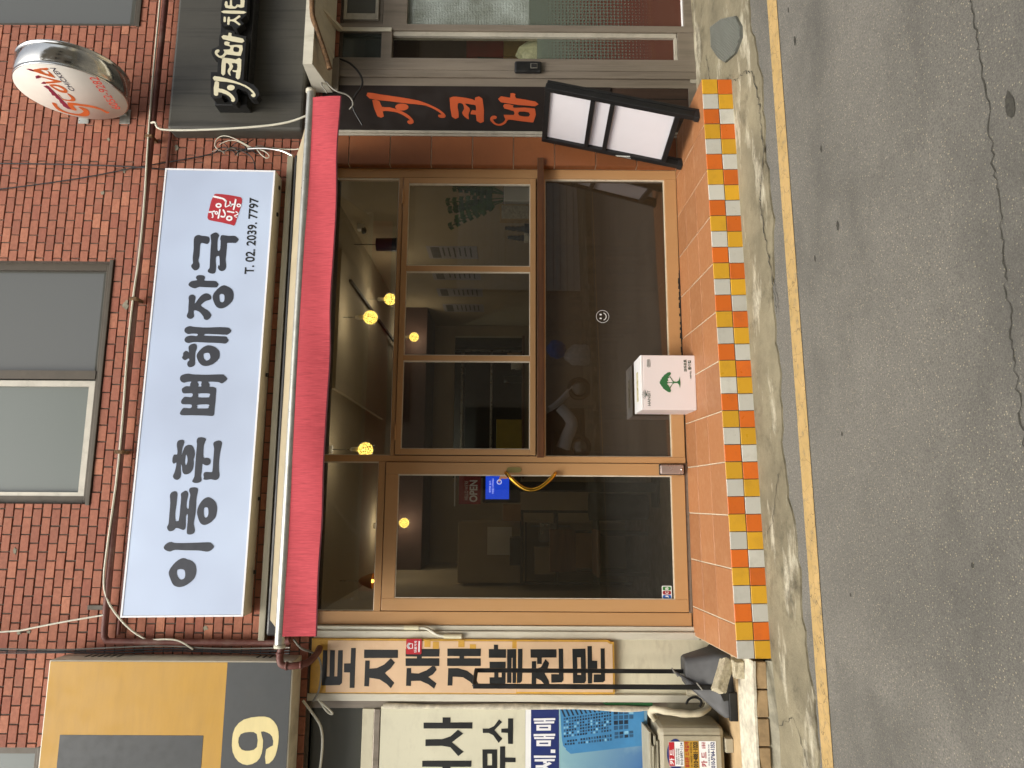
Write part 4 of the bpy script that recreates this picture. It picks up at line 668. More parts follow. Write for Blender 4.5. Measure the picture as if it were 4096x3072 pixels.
for i, (c, z) in enumerate(full):
    dx, dy_, dz_ = rb.uniform(-.0015, .0015), rb.uniform(-.0012, .0012), rb.uniform(-.001, .001)
    if i < 300:
        o = bpy.data.objects.new('brick', brick_me); COL.objects.link(o); o.parent = bld; o.location = Vector((c+dx, WY+dy_, z+dz_))-ORG[bld]; o.rotation_euler.y = rb.uniform(-.008, .008)
    else:
        V, F = brick_verts(bw, bh); stuff.add([(v[0]+c+dx, v[1]+WY+dy_, v[2]+z+dz_) for v in V], F)
part('farther_bricks', stuff, 'brick', bld, kind='stuff')
# upstairs windows
def upper_window(a, b, c, d, split, mats, lab):
    w_ = MB(); t = .05
    w_.box(a, b, .0, .09, c, c+t, .004); w_.box(a, a+t, .001, .09, c+t, d); w_.box(b-t, b, .001, .09, c+t, d)
    for s in split: w_.box(s-.03, s+.03, -.005, .085, c+t, d)
    o = part('window', w_, 'win_frame_dark', bld, lab)
    ss = [a+t]+[v for s in split for v in (s-.03, s+.03)]+[b-t]
    for i in range(0, len(ss), 2):
        g = MB(); g.box(ss[i], ss[i+1], .04, .046, c+t, d); part('pane', g, mats[i//2], o)
        g = MB(); g.box(ss[i]-.001, ss[i+1]+.001, .075, .09, c+t, d); part('blind', g, 'in_dark' if mats[i//2] == 'glass_upper' else 'board_grey', o)
    g = MB(); g.box(a-.01, b+.01, -.062, .0, c-.03, c-.002, .004); part('sill', g, 'win_frame_dark', o)
upper_window(-.04, 1.646, 4.058, 5.9, [.84], ['glass_frost', 'glass_upper'], 'dark framed sliding window with one pale frosted half')
upper_window(3.485, 5.0, 4.045, 5.9, [], ['glass_upper'], 'grey upstairs window')
upper_window(-3.2, -1.565, 4.20, 5.9, [], ['glass_frost'], 'pale grey upstairs window')
# inner frosted light frame of the left half
f_ = MB(); f_.box(.0, .035, .005, .035, 4.11, 5.9); f_.box(.76, .80, .005, .035, 4.11, 5.9); f_.box(.035, .76, .005, .035, 4.11, 4.15)
part('sash', f_, 'alu_light', bld)
# patches of mortar and broken spots
for i, (x, z, sx, sz) in enumerate(((1.33, 3.92, .05, .04), (2.51, 3.66, .05, .03), (2.33, 4.02, .03, .03), (2.16, 4.16, .025, .03), (2.57, 4.16, .03, .02), (-.87, 4.4, .02, .03), (-.86, 4.34, .02, .02), (-.35, 4.49, .045, .028), (2.50, 3.12, .035, .05), (-.83, 3.2, .03, .03))):
    rr = random.Random(i); n = 9; n = 15; pts = [(x+sx*.8*math.cos(6.283*k/n)*rr.uniform(.25, 1), z+sz*.8*math.sin(6.283*k/n)*rr.uniform(.25, 1)) for k in range(n)]
    q = shapes([[pts]], WY-.0105, .004, mm=False); part('mortar_patch', q, 'grey_cement', bld)

# ================================================================== the shop's glazed front
sf = thing('shopfront', (.8, 0, .03), 'orange-brown framed glazed shopfront with door under the red awning', 'shopfront')
Y0, Y1 = 0.0, .07
def bar(n_, x0, x1, z0, z1, y0=Y0, y1=Y1, m_='frame_paint', bev=.003, par=None, lab=None):
    b = MB(); b.box(x0, x1, y0, y1, z0, z1, bev); return part(n_, b, m_, par or sf, lab)
bar('frame_post', 2.318, 2.388, .028, 2.66); bar('frame_post', .2555, .298, .026, 2.66); bar('frame_post', -.813, -.728, .02, 2.66)
bar('frame_rail', .2985, 2.3175, .028, .115); bar('frame_rail', .2985, 2.3175, 2.018, 2.047); bar('frame_rail', .2985, 2.3175, .985, 1.046, .004)
bar('frame_rail', .2985, 2.3175, 2.58, 2.66, .002); bar('frame_rail', -.7275, .255, 2.58, 2.66, .002)
bar('frame_rail', -.7275, .255, 2.076, 2.122)
bar('threshold', -.728, .255, .012, .034, .0, .07, 'alu')
def pane(x0, x1, z0, z1, m_, par=None, y=.03, bead=True, lab=None):
    b = MB(); b.box(x0, x1, y, y+.005, z0, z1); o = part('pane', b, m_, par or sf, lab)
    if bead:
        b = MB(); t = .008
        b.box(x0, x0+t*.6, y-.016, y-.002, z0, z1); b.box(x1-t, x1, y-.02, y-.002, z0, z1); b.box(x0+t*.6, x1-t, y-.016, y-.002, z0, z0+t*.6); b.box(x0+t*.6, x1-t, y-.016, y-.002, z1-t*.5, z1)
        part('glazing_bead', b, 'glazing_bead', par or sf)
    return o
pane(.2985, 2.3175, 2.0475, 2.58, 'glass_clear'); pane(-.7275, .255, 2.1225, 2.58, 'glass_clear')
low = pane(.2985, 2.3175, .1155, .985, 'glass_tint', lab='dark tinted lower pane')
# casement with three lights
cs = part('window_sash', MB().box(.304, 2.312, -.012, .03, 1.9755, 2.014, .003).box(.304, 2.312, -.012, .03, 1.052, 1.0925, .003).box(.304, .343, -.0118, .03, 1.0927, 1.9753, .003).box(2.270, 2.312, -.0118, .03, 1.0927, 1.9753, .003), 'frame_paint', sf)
for a, b in ((.958, .995), (1.606, 1.646)): bar('glazing_bar', a, b, 1.093, 1.975, -.01, .02, par=cs)
for a, b in ((.3435, .9575), (.9955, 1.6055), (1.6465, 2.2695)): pane(a, b, 1.093, 1.975, 'glass_clear', cs, .012)
b = MB(); b.box(.299, .3035, .01, .02, 1.047, 2.017); b.box(.299, 2.317, .01, .02, 2.0145, 2.0175); b.box(2.3125, 2.317, .01, .02, 1.047, 2.017); b.box(.3035, 2.3125, .01, .02, 1.0465, 1.0515); part('dark_gap_strip', b, 'rubber_black', cs)  # black strip put in for the dark gap round the sash
for (z, xa, xb) in ((2.016, 2.112, 2.221), (2.016, .403, .507)):
    q = MB().tube([(xa, -.018, z), (xb, -.018, z)], .008, 8, 0); part('hinge', q, 'frame_paint', cs)
# wooden ledge
b = MB(); b.box(.285, 2.438, -.088, -.0625, .998, 1.044, .003); b.box(.3, 2.385, -.0625, -.0005, 1.002, 1.040); part('wooden_ledge', b, 'wood_ledge', sf, 'worn brown wooden ledge across the window')
# door
dr = part('door', MB().box(-.7225, -.643, -.008, .035, .038, 2.071, .003).box(.171, .2515, -.008, .035, .038, 2.071, .003).box(-.6428, .1708, -.0078, .035, 1.985, 2.071, .003).box(-.6428, .1708, -.0078, .035, .038, .128, .003), 'frame_paint', sf, 'glazed entrance door with gold handle')
pane(-.6425, .1705, .1285, 1.9845, 'glass_clear', dr, .012)
b = MB(); b.box(-.7275, -.723, .01, .03, .036, 2.0755); b.box(.252, .2553, .01, .03, .036, 2.0755); b.box(-.723, .252, .01, .03, 2.0715, 2.0755); part('dark_gap_strip', b, 'rubber_black', sf)  # black strip stands for the shaded gap round the door
hp = [(.185, -.008, 1.256), (.178, -.05, 1.252), (.150, -.072, 1.225), (.088, -.078, 1.155), (.064, -.078, 1.087), (.088, -.078, 1.015), (.150, -.072, .948), (.178, -.05, .921), (.185, -.008, .917)]
part('handle', MB().tube(hp, .0125, 12, 2), 'gold', dr)
def pill(cx, cz, w_, h_, n=10):
    r = min(w_, h_)/2; P = []
    for q in range(4):
        ox = (w_/2-r)*(1 if q in (0, 3) else -1); oz = (h_/2-r)*(1 if q in (0, 1) else -1)
        for k in range(n): a = math.pi/2*(q+k/(n-1)); P.append((cx+ox+r*math.cos(a), cz+oz+r*math.sin(a)))
    return P
def rrect(cx, cz, w_, h_, r, n=5):
    P = []
    for q in range(4):
        ox = (w_/2-r)*(1 if q in (0, 3) else -1); oz = (h_/2-r)*(1 if q in (0, 1) else -1)
        for k in range(n): a = math.pi/2*(q+k/(n-1)); P.append((cx+ox+r*math.cos(a), cz+oz+r*math.sin(a)))
    return P
part('lock_plate', MB().prism(pill(.204, 1.199, .036, .1), -.014, -.007), 'lock_olive', dr)
q = part('floor_lock', MB().box(.1805, .2455, -.032, -.008, .045, .208, .012), 'lock_silver', dr)
part('keyhole', MB().lathe([(0, -.034), (.008, -.034), (.008, -.03)], (.213, 0, .062), 16, 'y'), 'chrome', q)
part('lock_case', MB().box(.176, .250, -.02, -.0075, .040, .213, .012), 'rubber_black', dr)
# stickers on the glass
st = part('sticker', MB().prism(rrect(-.600, .178, .088, .066, .008), .0095, .0115), 'sticker_white', dr, 'white card sticker with blue red and green bars')
for i, (c_, nm, ch) in enumerate(((-.627, 'jcb_blue', 'J'), (-.600, 'jcb_red', 'C'), (-.573, 'jcb_green', 'B'))):
    part('sticker_bar', MB().prism(rrect(c_, .178, .024, .056, .009), .0085, .0093), nm, st)
    part('lettering', text(ch, c_-.008, .168, .016, .02, .0078, bold=.03), 'sticker_white', st)
sm = MB(); ring = lambda r: [(1.292+r*math.cos(6.2832*k/40), .576+r*math.sin(6.2832*k/40)) for k in range(40)]
sm = shapes([[ring(.046), ring(.0435)], [pill(1.278, .590, .011, .016)], [pill(1.306, .590, .011, .016)]], .0255, mm=False)
ar = [(1.292+.030*math.cos(a), .578+.030*math.sin(a)) for a in [R(200+14*k) for k in range(11)]]; ai = [(1.292+.0255*math.cos(a), .5805+.0275*math.sin(a)) for a in [R(340-14*k) for k in range(11)]]
sm = merge(sm, shapes([[ar+ai]], .0255, mm=False)); part('smiley_sticker', sm, 'sticker_white', sf)
# ragged black strip in the gap where the frame meets the tiles
rg = random.Random(5); q = MB(); x = .75
while x < 1.62:
    h = rg.uniform(.002, .012); q.box(x, x+.02, -.003, .01, .018, .027+h); x += .02
part('ragged_gap_strip', q, 'rubber_black', sf)

# ================================================================== terracotta pillar right of the window
pil = thing('tiled_pillar', (2.5, 0, .03), 'narrow terracotta tiled pillar between window and dark lettered panel', 'pillar')
b = MB(); b.box(2.3945, 2.632, -.052, .2, -.1, 2.7); part('pillar_core', b, 'glazing_bead', pil)
jz = [.031, .322, .620, .919, 1.217, 1.515, 1.813, 2.111, 2.409, 2.7]
for i in range(len(jz)-1):
    a, b_ = jz[i]+.003, jz[i+1]-.003
    part('wall_tile', tile_mesh([(2.394, -.06, a), (2.611, -.06, a), (2.611, -.06, b_), (2.394, -.06, b_)], .007, .002), 'terracotta', pil)
    part('edge_tile', tile_mesh([(2.3895, -.001, a), (2.3895, -.057, a), (2.3895, -.057, b_), (2.3895, -.001, b_)], .004, .002), 'terracotta', pil)

# ================================================================== white light box sign
sg = thing('light_box_sign', (.76, -.12, 2.89), 'long white light box sign with black brush lettering and red seal', 'sign')
def bx4(m_, f0, f1, TL, TR, BR, BL_):   # box between two depths with a free quadrilateral front
    v = [(p[0], f0, p[1]) for p in (BL_, BR, TR, TL)]+[(p[0], f1, p[1]) for p in (BL_, BR, TR, TL)]
    m_.add(v, [(0, 1, 2, 3), (7, 6, 5, 4), (0, 4, 5, 1), (1, 5, 6, 2), (2, 6, 7, 3), (3, 7, 4, 0)]); return m_
TL, TR, BR, BLc = (-.745, 3.679), (2.277, 3.651), (2.266, 2.882), (-.735, 2.907)
part('case', bx4(MB(), -.196, -.052, TL, TR, BR, BLc), 'sign_case', sg)
q = MB(); t = .012
part('face', bx4(MB(), -.2, -.1962, (TL[0]+t, TL[1]-t), (TR[0]-t, TR[1]-t), (BR[0]-t, BR[1]+t), (BLc[0]+t, BLc[1]+t)), 'sign_face', sg)
e = MB(); bx4(e, -.2035, -.1965, TL, TR, (TR[0], TR[1]-t+.001), (TL[0], TL[1]-t+.001)); bx4(e, -.2035, -.1965, (BLc[0], BLc[1]+t-.001), (BR[0], BR[1]+t-.001), BR, BLc)
bx4(e, -.2034, -.1964, (TL[0], TL[1]-t), (TL[0]+t-.001, TL[1]-t), (BLc[0]+t-.001, BLc[1]+t), (BLc[0], BLc[1]+t)); bx4(e, -.2034, -.1964, (TR[0]-t+.001, TR[1]-t), (TR[0], TR[1]-t), (BR[0], BR[1]+t), (BR[0]-t+.001, BR[1]+t)); part('edge_trim', e, 'print_white', sg)
part('lettering', shapes(LET['main'], -.2015, .001, soft=2), 'letter_black', sg)
part('seal', shapes(LET['seal'], -.2015, .001, soft=1), 'seal_red', sg)
part('seal_lettering', shapes(LET['sealw'], -.2032, .001, soft=2), 'print_white', sg)
part('phone_number', text('T. 02. 2039. 7797', 1.513, 2.985, .551, .064, -.2015, bold=.02), 'letter_black2', sg)
for x in (2.18, 1.98, .83, .0, -.47): part('clip', MB().box(x-.012, x+.012, -.12, -.10, 2.875, 2.888), 'rubber_black', sg)

# ================================================================== awning
aw = thing('awning', (.83, -.45, 2.4), 'retractable cream awning with a red valance above the shop', 'awning')
part('wall_board', MB().box(-.897, 2.423, -.12, -.06, 2.79, 2.832, .004), 'board_grey', aw)
part('roller_case', MB().box(-.86, 2.41, -.16, -.055, 2.66, 2.77, .015), 'black_metal', aw)
n = 70; m = MB(); rows_ = 10
def fab(i, j, off=0.0):
    u = i/n; s = j/rows_; x = -.762+u*(2.418+.762); sag = .018*math.sin(math.pi*s)*(1+.3*math.sin(u*17))
    return (x, -.11-.785*s, 2.772-.318*s-sag-off)
for i in range(n):
    for j in range(rows_):
        m.quad(fab(i, j+1), fab(i+1, j+1), fab(i+1, j), fab(i, j)); m.quad(fab(i, j, .003), fab(i+1, j, .003), fab(i+1, j+1, .003), fab(i, j+1, .003))
part('cloth', m, 'awning_cream', aw)
part('front_bar', MB().tube([(-.772, -.905, 2.452), (2.43, -.905, 2.447)], .026, 14, 0), 'steel_bar', aw)
for x in (-.778, 2.436): part('bar_cap', MB().lathe([(0, -.006), (.03, -.006), (.03, .012), (0, .012)], (x, -.905, 2.45), 16, 'x'), 'case_white', aw)
m = MB(); n = 420; rows_ = 8
def val(i, j, off=0.0):
    u = i/n; s = j/rows_; x = -.722+u*(2.388+.722)
    wv = (.009*math.sin(u*5.2+.5)+.006*math.sin(u*17+1)+.004*math.sin(u*41))*s
    y = -.926+wv+off+.006*math.sin(u*9+s*3)+(.0005*math.sin(u*210+3*math.sin(u*40))+.0004*math.sin(u*330+5*math.sin(u*13)))*(.3+s)
    z = 2.432-(.172-.004*math.sin(u*23)+.006*(1-u))*s
    return (x, y, z)
for i in range(n):
    for j in range(rows_):
        m.quad(val(i, j+1), val(i+1, j+1), val(i+1, j), val(i, j)); m.quad(val(i, j, .003), val(i+1, j, .003), val(i+1, j+1, .003), val(i, j+1, .003))
m.sm = [True]*len(m.f); vo_ = part('valance', m, 'valance_red', aw, 'red valance hanging from the bar')
h = MB()
for i in range(n):
    a, b = val(i, rows_), val(i+1, rows_); h.quad((a[0], a[1]-.0018, a[2]-.004), (b[0], b[1]-.0018, b[2]-.004), (b[0], b[1]-.0018, b[2]+.004), (a[0], a[1]-.0018, a[2]+.004))
part('hem', h, 'hem_dark', vo_)
for x in (-.3, 1.95):
    part('folding_arm', MB().tube([(x, -.12, 2.70), (x+.28, -.5, 2.56), (x, -.88, 2.44)], .014, 8, 0), 'case_white', aw)
# ================================================================== neighbour on the right: aluminium shopfront
nb = thing('aluminium_shopfront', (3.4, -.06, -.15), 'grey-brown aluminium shopfront of the chicken shop on the right', 'shopfront')
def nbar(n_, x0, x1, z0, z1, y0=-.06, y1=.0, m_='alu', bev=.003, par=None):
    return part(n_, MB().box(x0, x1, y0, y1, z0, z1, bev), m_, par or nb)
GZ = -.17
nbar('frame_post', 2.614, 2.630, .02, 2.7, -.062, .05, 'alu_light'); nbar('frame_post', 2.6305, 2.651, .02, 2.7, -.07, .05, 'alu_light')
for a, b, y in ((3.008, 3.074, -.058), (3.075, 3.1295, -.072), (3.1305, 3.1805, -.074), (3.1815, 3.2285, -.070)): nbar('frame_post', a, b, GZ, 2.6, y, .05)
nbar('frame_post', 3.2290, 3.4540, 2.125, 2.205, -.066, .0); nbar('frame_rail', 3.2290, 3.4540, GZ, -.003, -.066, .0)
nbar('frame_post', 3.4545, 3.505, GZ, 2.6, -.07, .03); nbar('frame_rail', 3.5055, 5.2, 2.02, 2.20, -.06, .0); nbar('frame_rail', 3.5055, 5.2, GZ, -.055, -.062, .0)
nbar('glazing_bead', 3.4195, 3.454, .002, 2.1245, -.055, .0, 'alu_light'); nbar('glazing_bead', 3.23, 3.4190, -.002, .022, -.056, .0, 'alu_light')
nbar('glazing_bead', 3.506, 5.2, -.0545, -.044, -.05, .0, 'sticker_white')
def npane(x0, x1, z0, z1, m_): return part('pane', MB().box(x0, x1, -.028, -.022, z0, z1), m_, nb)
npane(3.23, 3.419, 1.045, 2.1245, 'glass_clear'); npane(3.23, 3.419, .0225, 1.0445, 'dot_glass')
npane(3.23, 3.4535, 2.206, 2.59, 'glass_grey'); npane(3.506, 5.2, 1.105, 2.0195, 'pebble_glass'); npane(3.506, 5.2, -.044, 1.1045, 'dot_glass')
vw = nbar('vent_window', 3.512, 5.0, 2.206, 2.5, -.03, .0, 'alu')
q = MB(); q.box(3.555, 4.9, -.05, -.0305, 2.238, 2.262, .003); q.box(3.555, 4.9, -.05, -.0305, 2.478, 2.5, .003); q.box(3.555, 3.606, -.05, -.0305, 2.2625, 2.4775, .003); part('vent_frame', q, 'alu_light', vw)
part('pane', MB().box(3.607, 4.9, -.036, -.031, 2.263, 2.4775), 'glass_upper', vw)
nbar('lower_panel', 2.652, 3.0075, GZ, .50, -.052, .02, 'brown_panel'); nbar('frame_rail', 2.652, 3.0075, GZ+.01, -.07, -.064, -.0525, 'alu')
for x in (2.74, 2.83, 2.92): nbar('groove', x, x+.006, -.06, .49, -.0535, -.0522, 'rubber_black', 0)
rd = part('fingerprint_reader', MB().box(3.098, 3.191, -.105, -.075, 1.013, 1.213, .014), 'black_metal', nb)
part('sensor', MB().box(3.128, 3.166, -.1075, -.1052, 1.045, 1.095, .003), 'cable_grey', rd); part('sensor_glass', MB().box(3.132, 3.162, -.1095, -.1077, 1.049, 1.091), 'rubber_black', rd)
part('latch_plate', MB().box(3.045, 3.085, -.066, -.0585, -.13, -.085, .002), 'alu_light', nb)
q = MB(); q.box(3.437, 3.4675, -.082, -.0705, 2.128, 2.53, .004); q.prism([(-.0705, 2.49), (-.0705, 2.53), (-.42, 2.645), (-.42, 2.625)], 3.440, 3.465, 'x'); part('shelf_bracket', q, 'case_white', nb)
# dark lettered panel
dp = thing('lettered_panel', (2.83, -.06, .5), 'dark brown upright panel with orange brush lettering', 'sign')
part('panel', MB().box(2.652, 3.0065, -.064, -.01, .505, 2.62), 'panel_dark', dp)
part('lettering', shapes(LET['orange'], -.0655, .0015, soft=1), 'letter_orange', dp)
# beige canopy box under the black sign and its rusty pipe
cp = thing('canopy', (3.6, -.2, 2.54), 'beige metal canopy edge under the black sign', 'canopy')
q = MB(); q.prism([(-.075, 2.545), (-.075, 2.68), (-.42, 2.665), (-.42, 2.60)], 2.94, 5.2, 'x'); part('soffit', q, 'alu_white', cp)
part('rusty_rail', MB().tube([(2.955, -.34, 2.50), (3.05, -.36, 2.53), (3.25, -.42, 2.60), (3.31, -.435, 2.617), (3.5, -.44, 2.625), (5.2, -.44, 2.63)], .021, 10, 1, flat=.8), 'rust', cp, 'rust-eaten front rail')
part('bracket_block', MB().box(2.945, 3.2, -.10, -.0752, 2.50, 2.70, .004), 'alu', cp)
part('torn_flashing', MB().box(3.03, 3.19, -.13, -.1005, 2.61, 2.72, .006), 'black_metal', cp)
# black sign with built-up letters
bs = thing('built_up_sign', (3.6, -.2, 2.7), 'black metal sign with cream built-up lettering', 'sign')
part('case', MB().box(2.575, 5.4, -.2, -.055, 2.71, 3.668, .02), 'black_sign', bs)
part('letter_rail', MB().box(2.70, 5.0, -.30, -.2005, 3.075, 3.30, .004), 'black_metal', bs)
part('letter_block', shapes(LET['jkback'], -.332, .06, soft=0), 'black_metal', bs); part('letter_block', shapes(LET['ckback'], -.332, .06, soft=0), 'black_metal', bs)
part('lettering', shapes(LET['jk'], -.3635, .0025, soft=1), 'letter_cream', bs)
# round projecting sign
ds = thing('round_sign', (2.78, -.2, 4.05), 'round white projecting sign with chrome rim on the brick wall', 'sign')
C0 = (2.70, -.428, 4.211); Rr = .338
part('drum', MB().lathe([(Rr-.006, .002), (Rr, .002), (Rr, .012), (Rr-.004, .013), (Rr-.004, .03), (Rr-.002, .032), (Rr-.002, .138), (Rr-.004, .14), (Rr-.004, .157), (Rr, .158), (Rr, .168), (0, .168)], C0, 72, 'x'), 'chrome', ds)
part('face', MB().lathe([(0, 0), (Rr-.007, 0), (Rr-.006, .006)], C0, 72, 'x'), 'disc_face', ds)
part('logo', shapes(LET['logo'], 2.6988, .001, 'x', soft=1), 'logo_orange', ds); part('logo', shapes(LET['logom'], 2.6988, .001, 'x', soft=0), 'logo_maroon', ds)
part('lettering', text('CHICKEN', .463, 4.166, .257, .034, 2.6988, 'x', slope=-.10), 'logo_navy', ds)
part('phone_number', text('6052-9282', .24, 3.98, .385, .058, 2.6988, 'x', slope=-.14), 'logo_red', ds)
for z in (4.06, 4.36):
    part('bracket_arm', MB().box(2.755, 2.795, -.15, -.05, z-.02, z+.02, .003), 'alu_light', ds); part('bracket_plate', MB().box(2.69, 2.80, -.0585, -.0525, z-.045, z+.03, .001), 'steel_bar', ds)

# ================================================================== A-board on the step
ab = thing('a_board', (2.5, -.4, .03), 'black framed A-board with three blank white panels on the step', 'A-board')
BLp, BRp, TRp, TLp = Vector((2.328, -.16, .03)), Vector((2.431, -.673, .03)), Vector((2.66, -.626, 1.014)), Vector((2.557, -.114, 1.014))
e1 = (BRp-BLp).normalized(); e2 = (TLp-BLp).normalized(); e3 = e1.cross(e2)    # e3 points out of the face towards the left
if e3.x > 0: e3 = -e3
Wd, Ht = (BRp-BLp).length, (TLp-BLp).length
T = Matrix(((e1.x, e3.x, e2.x, BLp.x), (e1.y, e3.y, e2.y, BLp.y), (e1.z, e3.z, e2.z, BLp.z), (0, 0, 0, 1)))
def fb(x0, x1, y0, y1, z0, z1, bev=.003): return MB().box(x0, x1, y0, y1, z0, z1, bev, T=T)
# local: x across, y out of the face, z up the board
part('leg', fb(0, .038, -.03, .012, 0, Ht), 'black_metal', ab); part('leg', fb(Wd-.038, Wd, -.03, .012, 0, Ht), 'black_metal', ab)
part('frame_rail', fb(.0382, Wd-.0382, -.028, .010, Ht-.035, Ht-.001), 'black_metal', ab); part('frame_rail', fb(.0382, Wd-.0382, -.028, .012, .115, .150), 'black_metal', ab)
part('frame_rail', fb(.0382, Wd-.0382, -.028, .016, .545, .575), 'black_metal', ab); part('frame_rail', fb(.0382, Wd-.0382, -.028, .016, .675, .705), 'black_metal', ab)
part('white_panel', fb(.0385, Wd-.0385, -.015, -.009, .151, .544, 0), 'paper_white', ab); part('white_panel', fb(.0385, Wd-.0385, -.020, -.014, .576, .674, 0), 'paper_white', ab); part('white_panel', fb(.0385, Wd-.0385, -.015, -.009, .706, Ht-.036, 0), 'paper_white', ab)
part('foot_cap', fb(-.003, .042, -.034, .016, -.002, .03), 'rubber_black', ab); part('foot_cap', fb(Wd-.042, Wd+.003, -.034, .016, -.002, .03), 'rubber_black', ab)
part('hinge_strap', fb(.008, .018, .0125, .015, .36, .47, .001), 'steel_bar', ab)
hs = MB().tube([tuple(T @ Vector((.012, .014, .46))), tuple(T @ Vector((.035, .016, .37)))], .005, 6, 0); part('hinge_strap', hs, 'steel_bar', ab)
part('rear_leaf', MB().box(.0, .036, -.056, -.034, .005, Ht-.004, .003, T=T).box(Wd-.036, Wd, -.056, -.034, .005, Ht-.004, .003, T=T).box(.0362, Wd-.0362, -.055, -.036, Ht-.04, Ht-.005, .003, T=T).box(.0362, Wd-.0362, -.055, -.036, .12, .15, .003, T=T).box(.0362, Wd-.0362, -.05, -.04, .1502, Ht-.0402, 0, T=T), 'black_metal', ab)

# ================================================================== white carton by the window
bx_ = thing('carton', (.773, -.14, .01), 'white carton with a green printed tree on the step by the window', 'box')
part('body', MB().box(.590, .955, -.262, -.012, .006, .3545, .004), 'carton_white', bx_)
part('flap', MB().box(.590, .955, -.262, -.141, .3548, .369, .003), 'carton_top', bx_); part('flap', MB().box(.590, .955, -.134, -.012, .3549, .3685, .003), 'carton_top', bx_)
part('tape', MB().box(.66, .86, -.165, -.108, .3692, .3702), 'tape', bx_)
part('printed_tree', shapes(LET['btree'], -.2632, .001), 'carton_green', bx_)
part('lettering', merge(text('HANBIT', .617, .309, .1, .019, -.2632), text('크라프트', .844, .063, .082, .021, -.2632, bold=.02), text('종이컵', .857, .035, .062, .021, -.2632, bold=.02), text('1000개입', .798, .035, .048, .011, -.2632)), 'carton_ink', bx_)
part('label_outline', shapes([[pill(.8995, .315, .054, .02), pill(.8995, .315, .050, .016)]], -.2632, .001, mm=False), 'carton_ink', bx_); part('lettering', text('컵크라프트', .880, .311, .039, .008, -.2632), 'carton_ink', bx_)
q = MB()
for k in range(7):
    a = R(200+22*k); q.tube([(.690, -.263, .331), (.690+.02*math.cos(a-R(180)), -.2632, .334+.018*abs(math.sin(a))), (.690+.034*math.cos(a-R(180)), -.2632, .336+.028*abs(math.sin(a)))], .0012, 4, 1)
part('twig_logo', q, 'carton_ink', bx_)

# ================================================================== left pillar and its signs
cpil = thing('cream_pillar', (-1.05, 0, LZ), 'cream painted pillar between the shop door and the office', 'pillar')
part('pillar_core', MB().box(-1.278, -.895, -.018, .15, LZ-.02, 2.62), 'cream_wall', cpil)
part('frame_post', MB().box(-.894, -.846, -.03, .1, -.02, 2.62, .004), 'alu_white', cpil); part('frame_post', MB().box(-.845, -.8145, -.012, .1, -.01, 2.62, .003), 'alu_white', cpil); part('frame_post', MB().box(-1.278, -1.232, -.04, -.0182, LZ, 2.56, .004), 'alu_white', cpil)
vs = thing('board_sign', (-1.06, -.045, .54), 'peach upright board sign with heavy black lettering', 'sign')
part('board', MB().box(-1.228, -.893, -.049, -.0185, 1.165, 2.505, .003), 'yellow_edge', vs); part('sheet', MB().box(-1.222, -.905, -.0515, -.0492, 1.167, 2.40), 'peach_board', vs); part('sheet', MB().box(-1.222, -.9, -.0515, -.0492, 2.4005, 2.5), 'yellow_edge', vs)
part('board', MB().prism([(-1.224, .545), (-.905, .545), (-.905, .565), (-.893, .585), (-.893, 1.178), (-1.224, 1.178)], -.0555, -.019), 'yellow_edge', vs); part('sheet', MB().prism([(-1.212, .556), (-.916, .556), (-.916, .57), (-.904, .59), (-.904, 1.176), (-1.212, 1.176)], -.0585, -.0557), 'peach_board', vs)
part('lettering', shapes(LET['vert'], -.0525, .001), 'letter_black2', vs); part('lettering', shapes(LET['vertlow'], -.0597, .001), 'letter_black2', vs)
sk = part('sticker', MB().prism(rrect(-.9385, 1.842, .095, .1, .008), -.0555, -.053), 'sticker_red', vs, 'square red sticker with white lettering')
part('lettering', merge(text('단골가게', -.975, 1.822, .07, .018, -.0562, bold=.02), shapes([[[(-.955, 1.878), (-.915, 1.878), (-.92, 1.848), (-.95, 1.848)], [(-.95, 1.873), (-.92, 1.873), (-.924, 1.853), (-.946, 1.853)]], [pill(-.945, 1.876, .008, .018)], [pill(-.935, 1.88, .008, .018)], [pill(-.925, 1.876, .008, .018)], [pill(-.938, 1.808, .07, .009)]], -.0562, mm=False)), 'print_white', sk)
for (x, z) in ((-.92, 1.755), (-.93, 1.70), (-.92, 1.535), (-.945, 1.46), (-.925, 1.185)): part('tape', MB().box(x-.022, x+.022, -.0523, -.0517, z-.02, z+.02), 'yellow_edge', vs)
# white plastic conduit beside the door
cn = thing('conduit', (-.84, -.03, 1.7), 'white plastic conduit with a bend beside the door frame', 'conduit')
part('pipe', MB().tube([(-.822, -.038, 2.58), (-.823, -.038, 2.0), (-.824, -.038, 1.82), (-.825, -.038, 1.77), (-.85, -.044, 1.72), (-.874, -.046, 1.68), (-.875, -.046, 1.55)], .0095, 10, 2), 'cable_white', cn)
part('coupling', MB().tube([(-.8235, -.038, 1.91), (-.8235, -.038, 1.815)], .0155, 12, 0), 'letter_cream', cn); part('coupling', MB().tube([(-.875, -.046, 1.65), (-.875, -.046, 1.535)], .0155, 12, 0), 'letter_cream', cn)
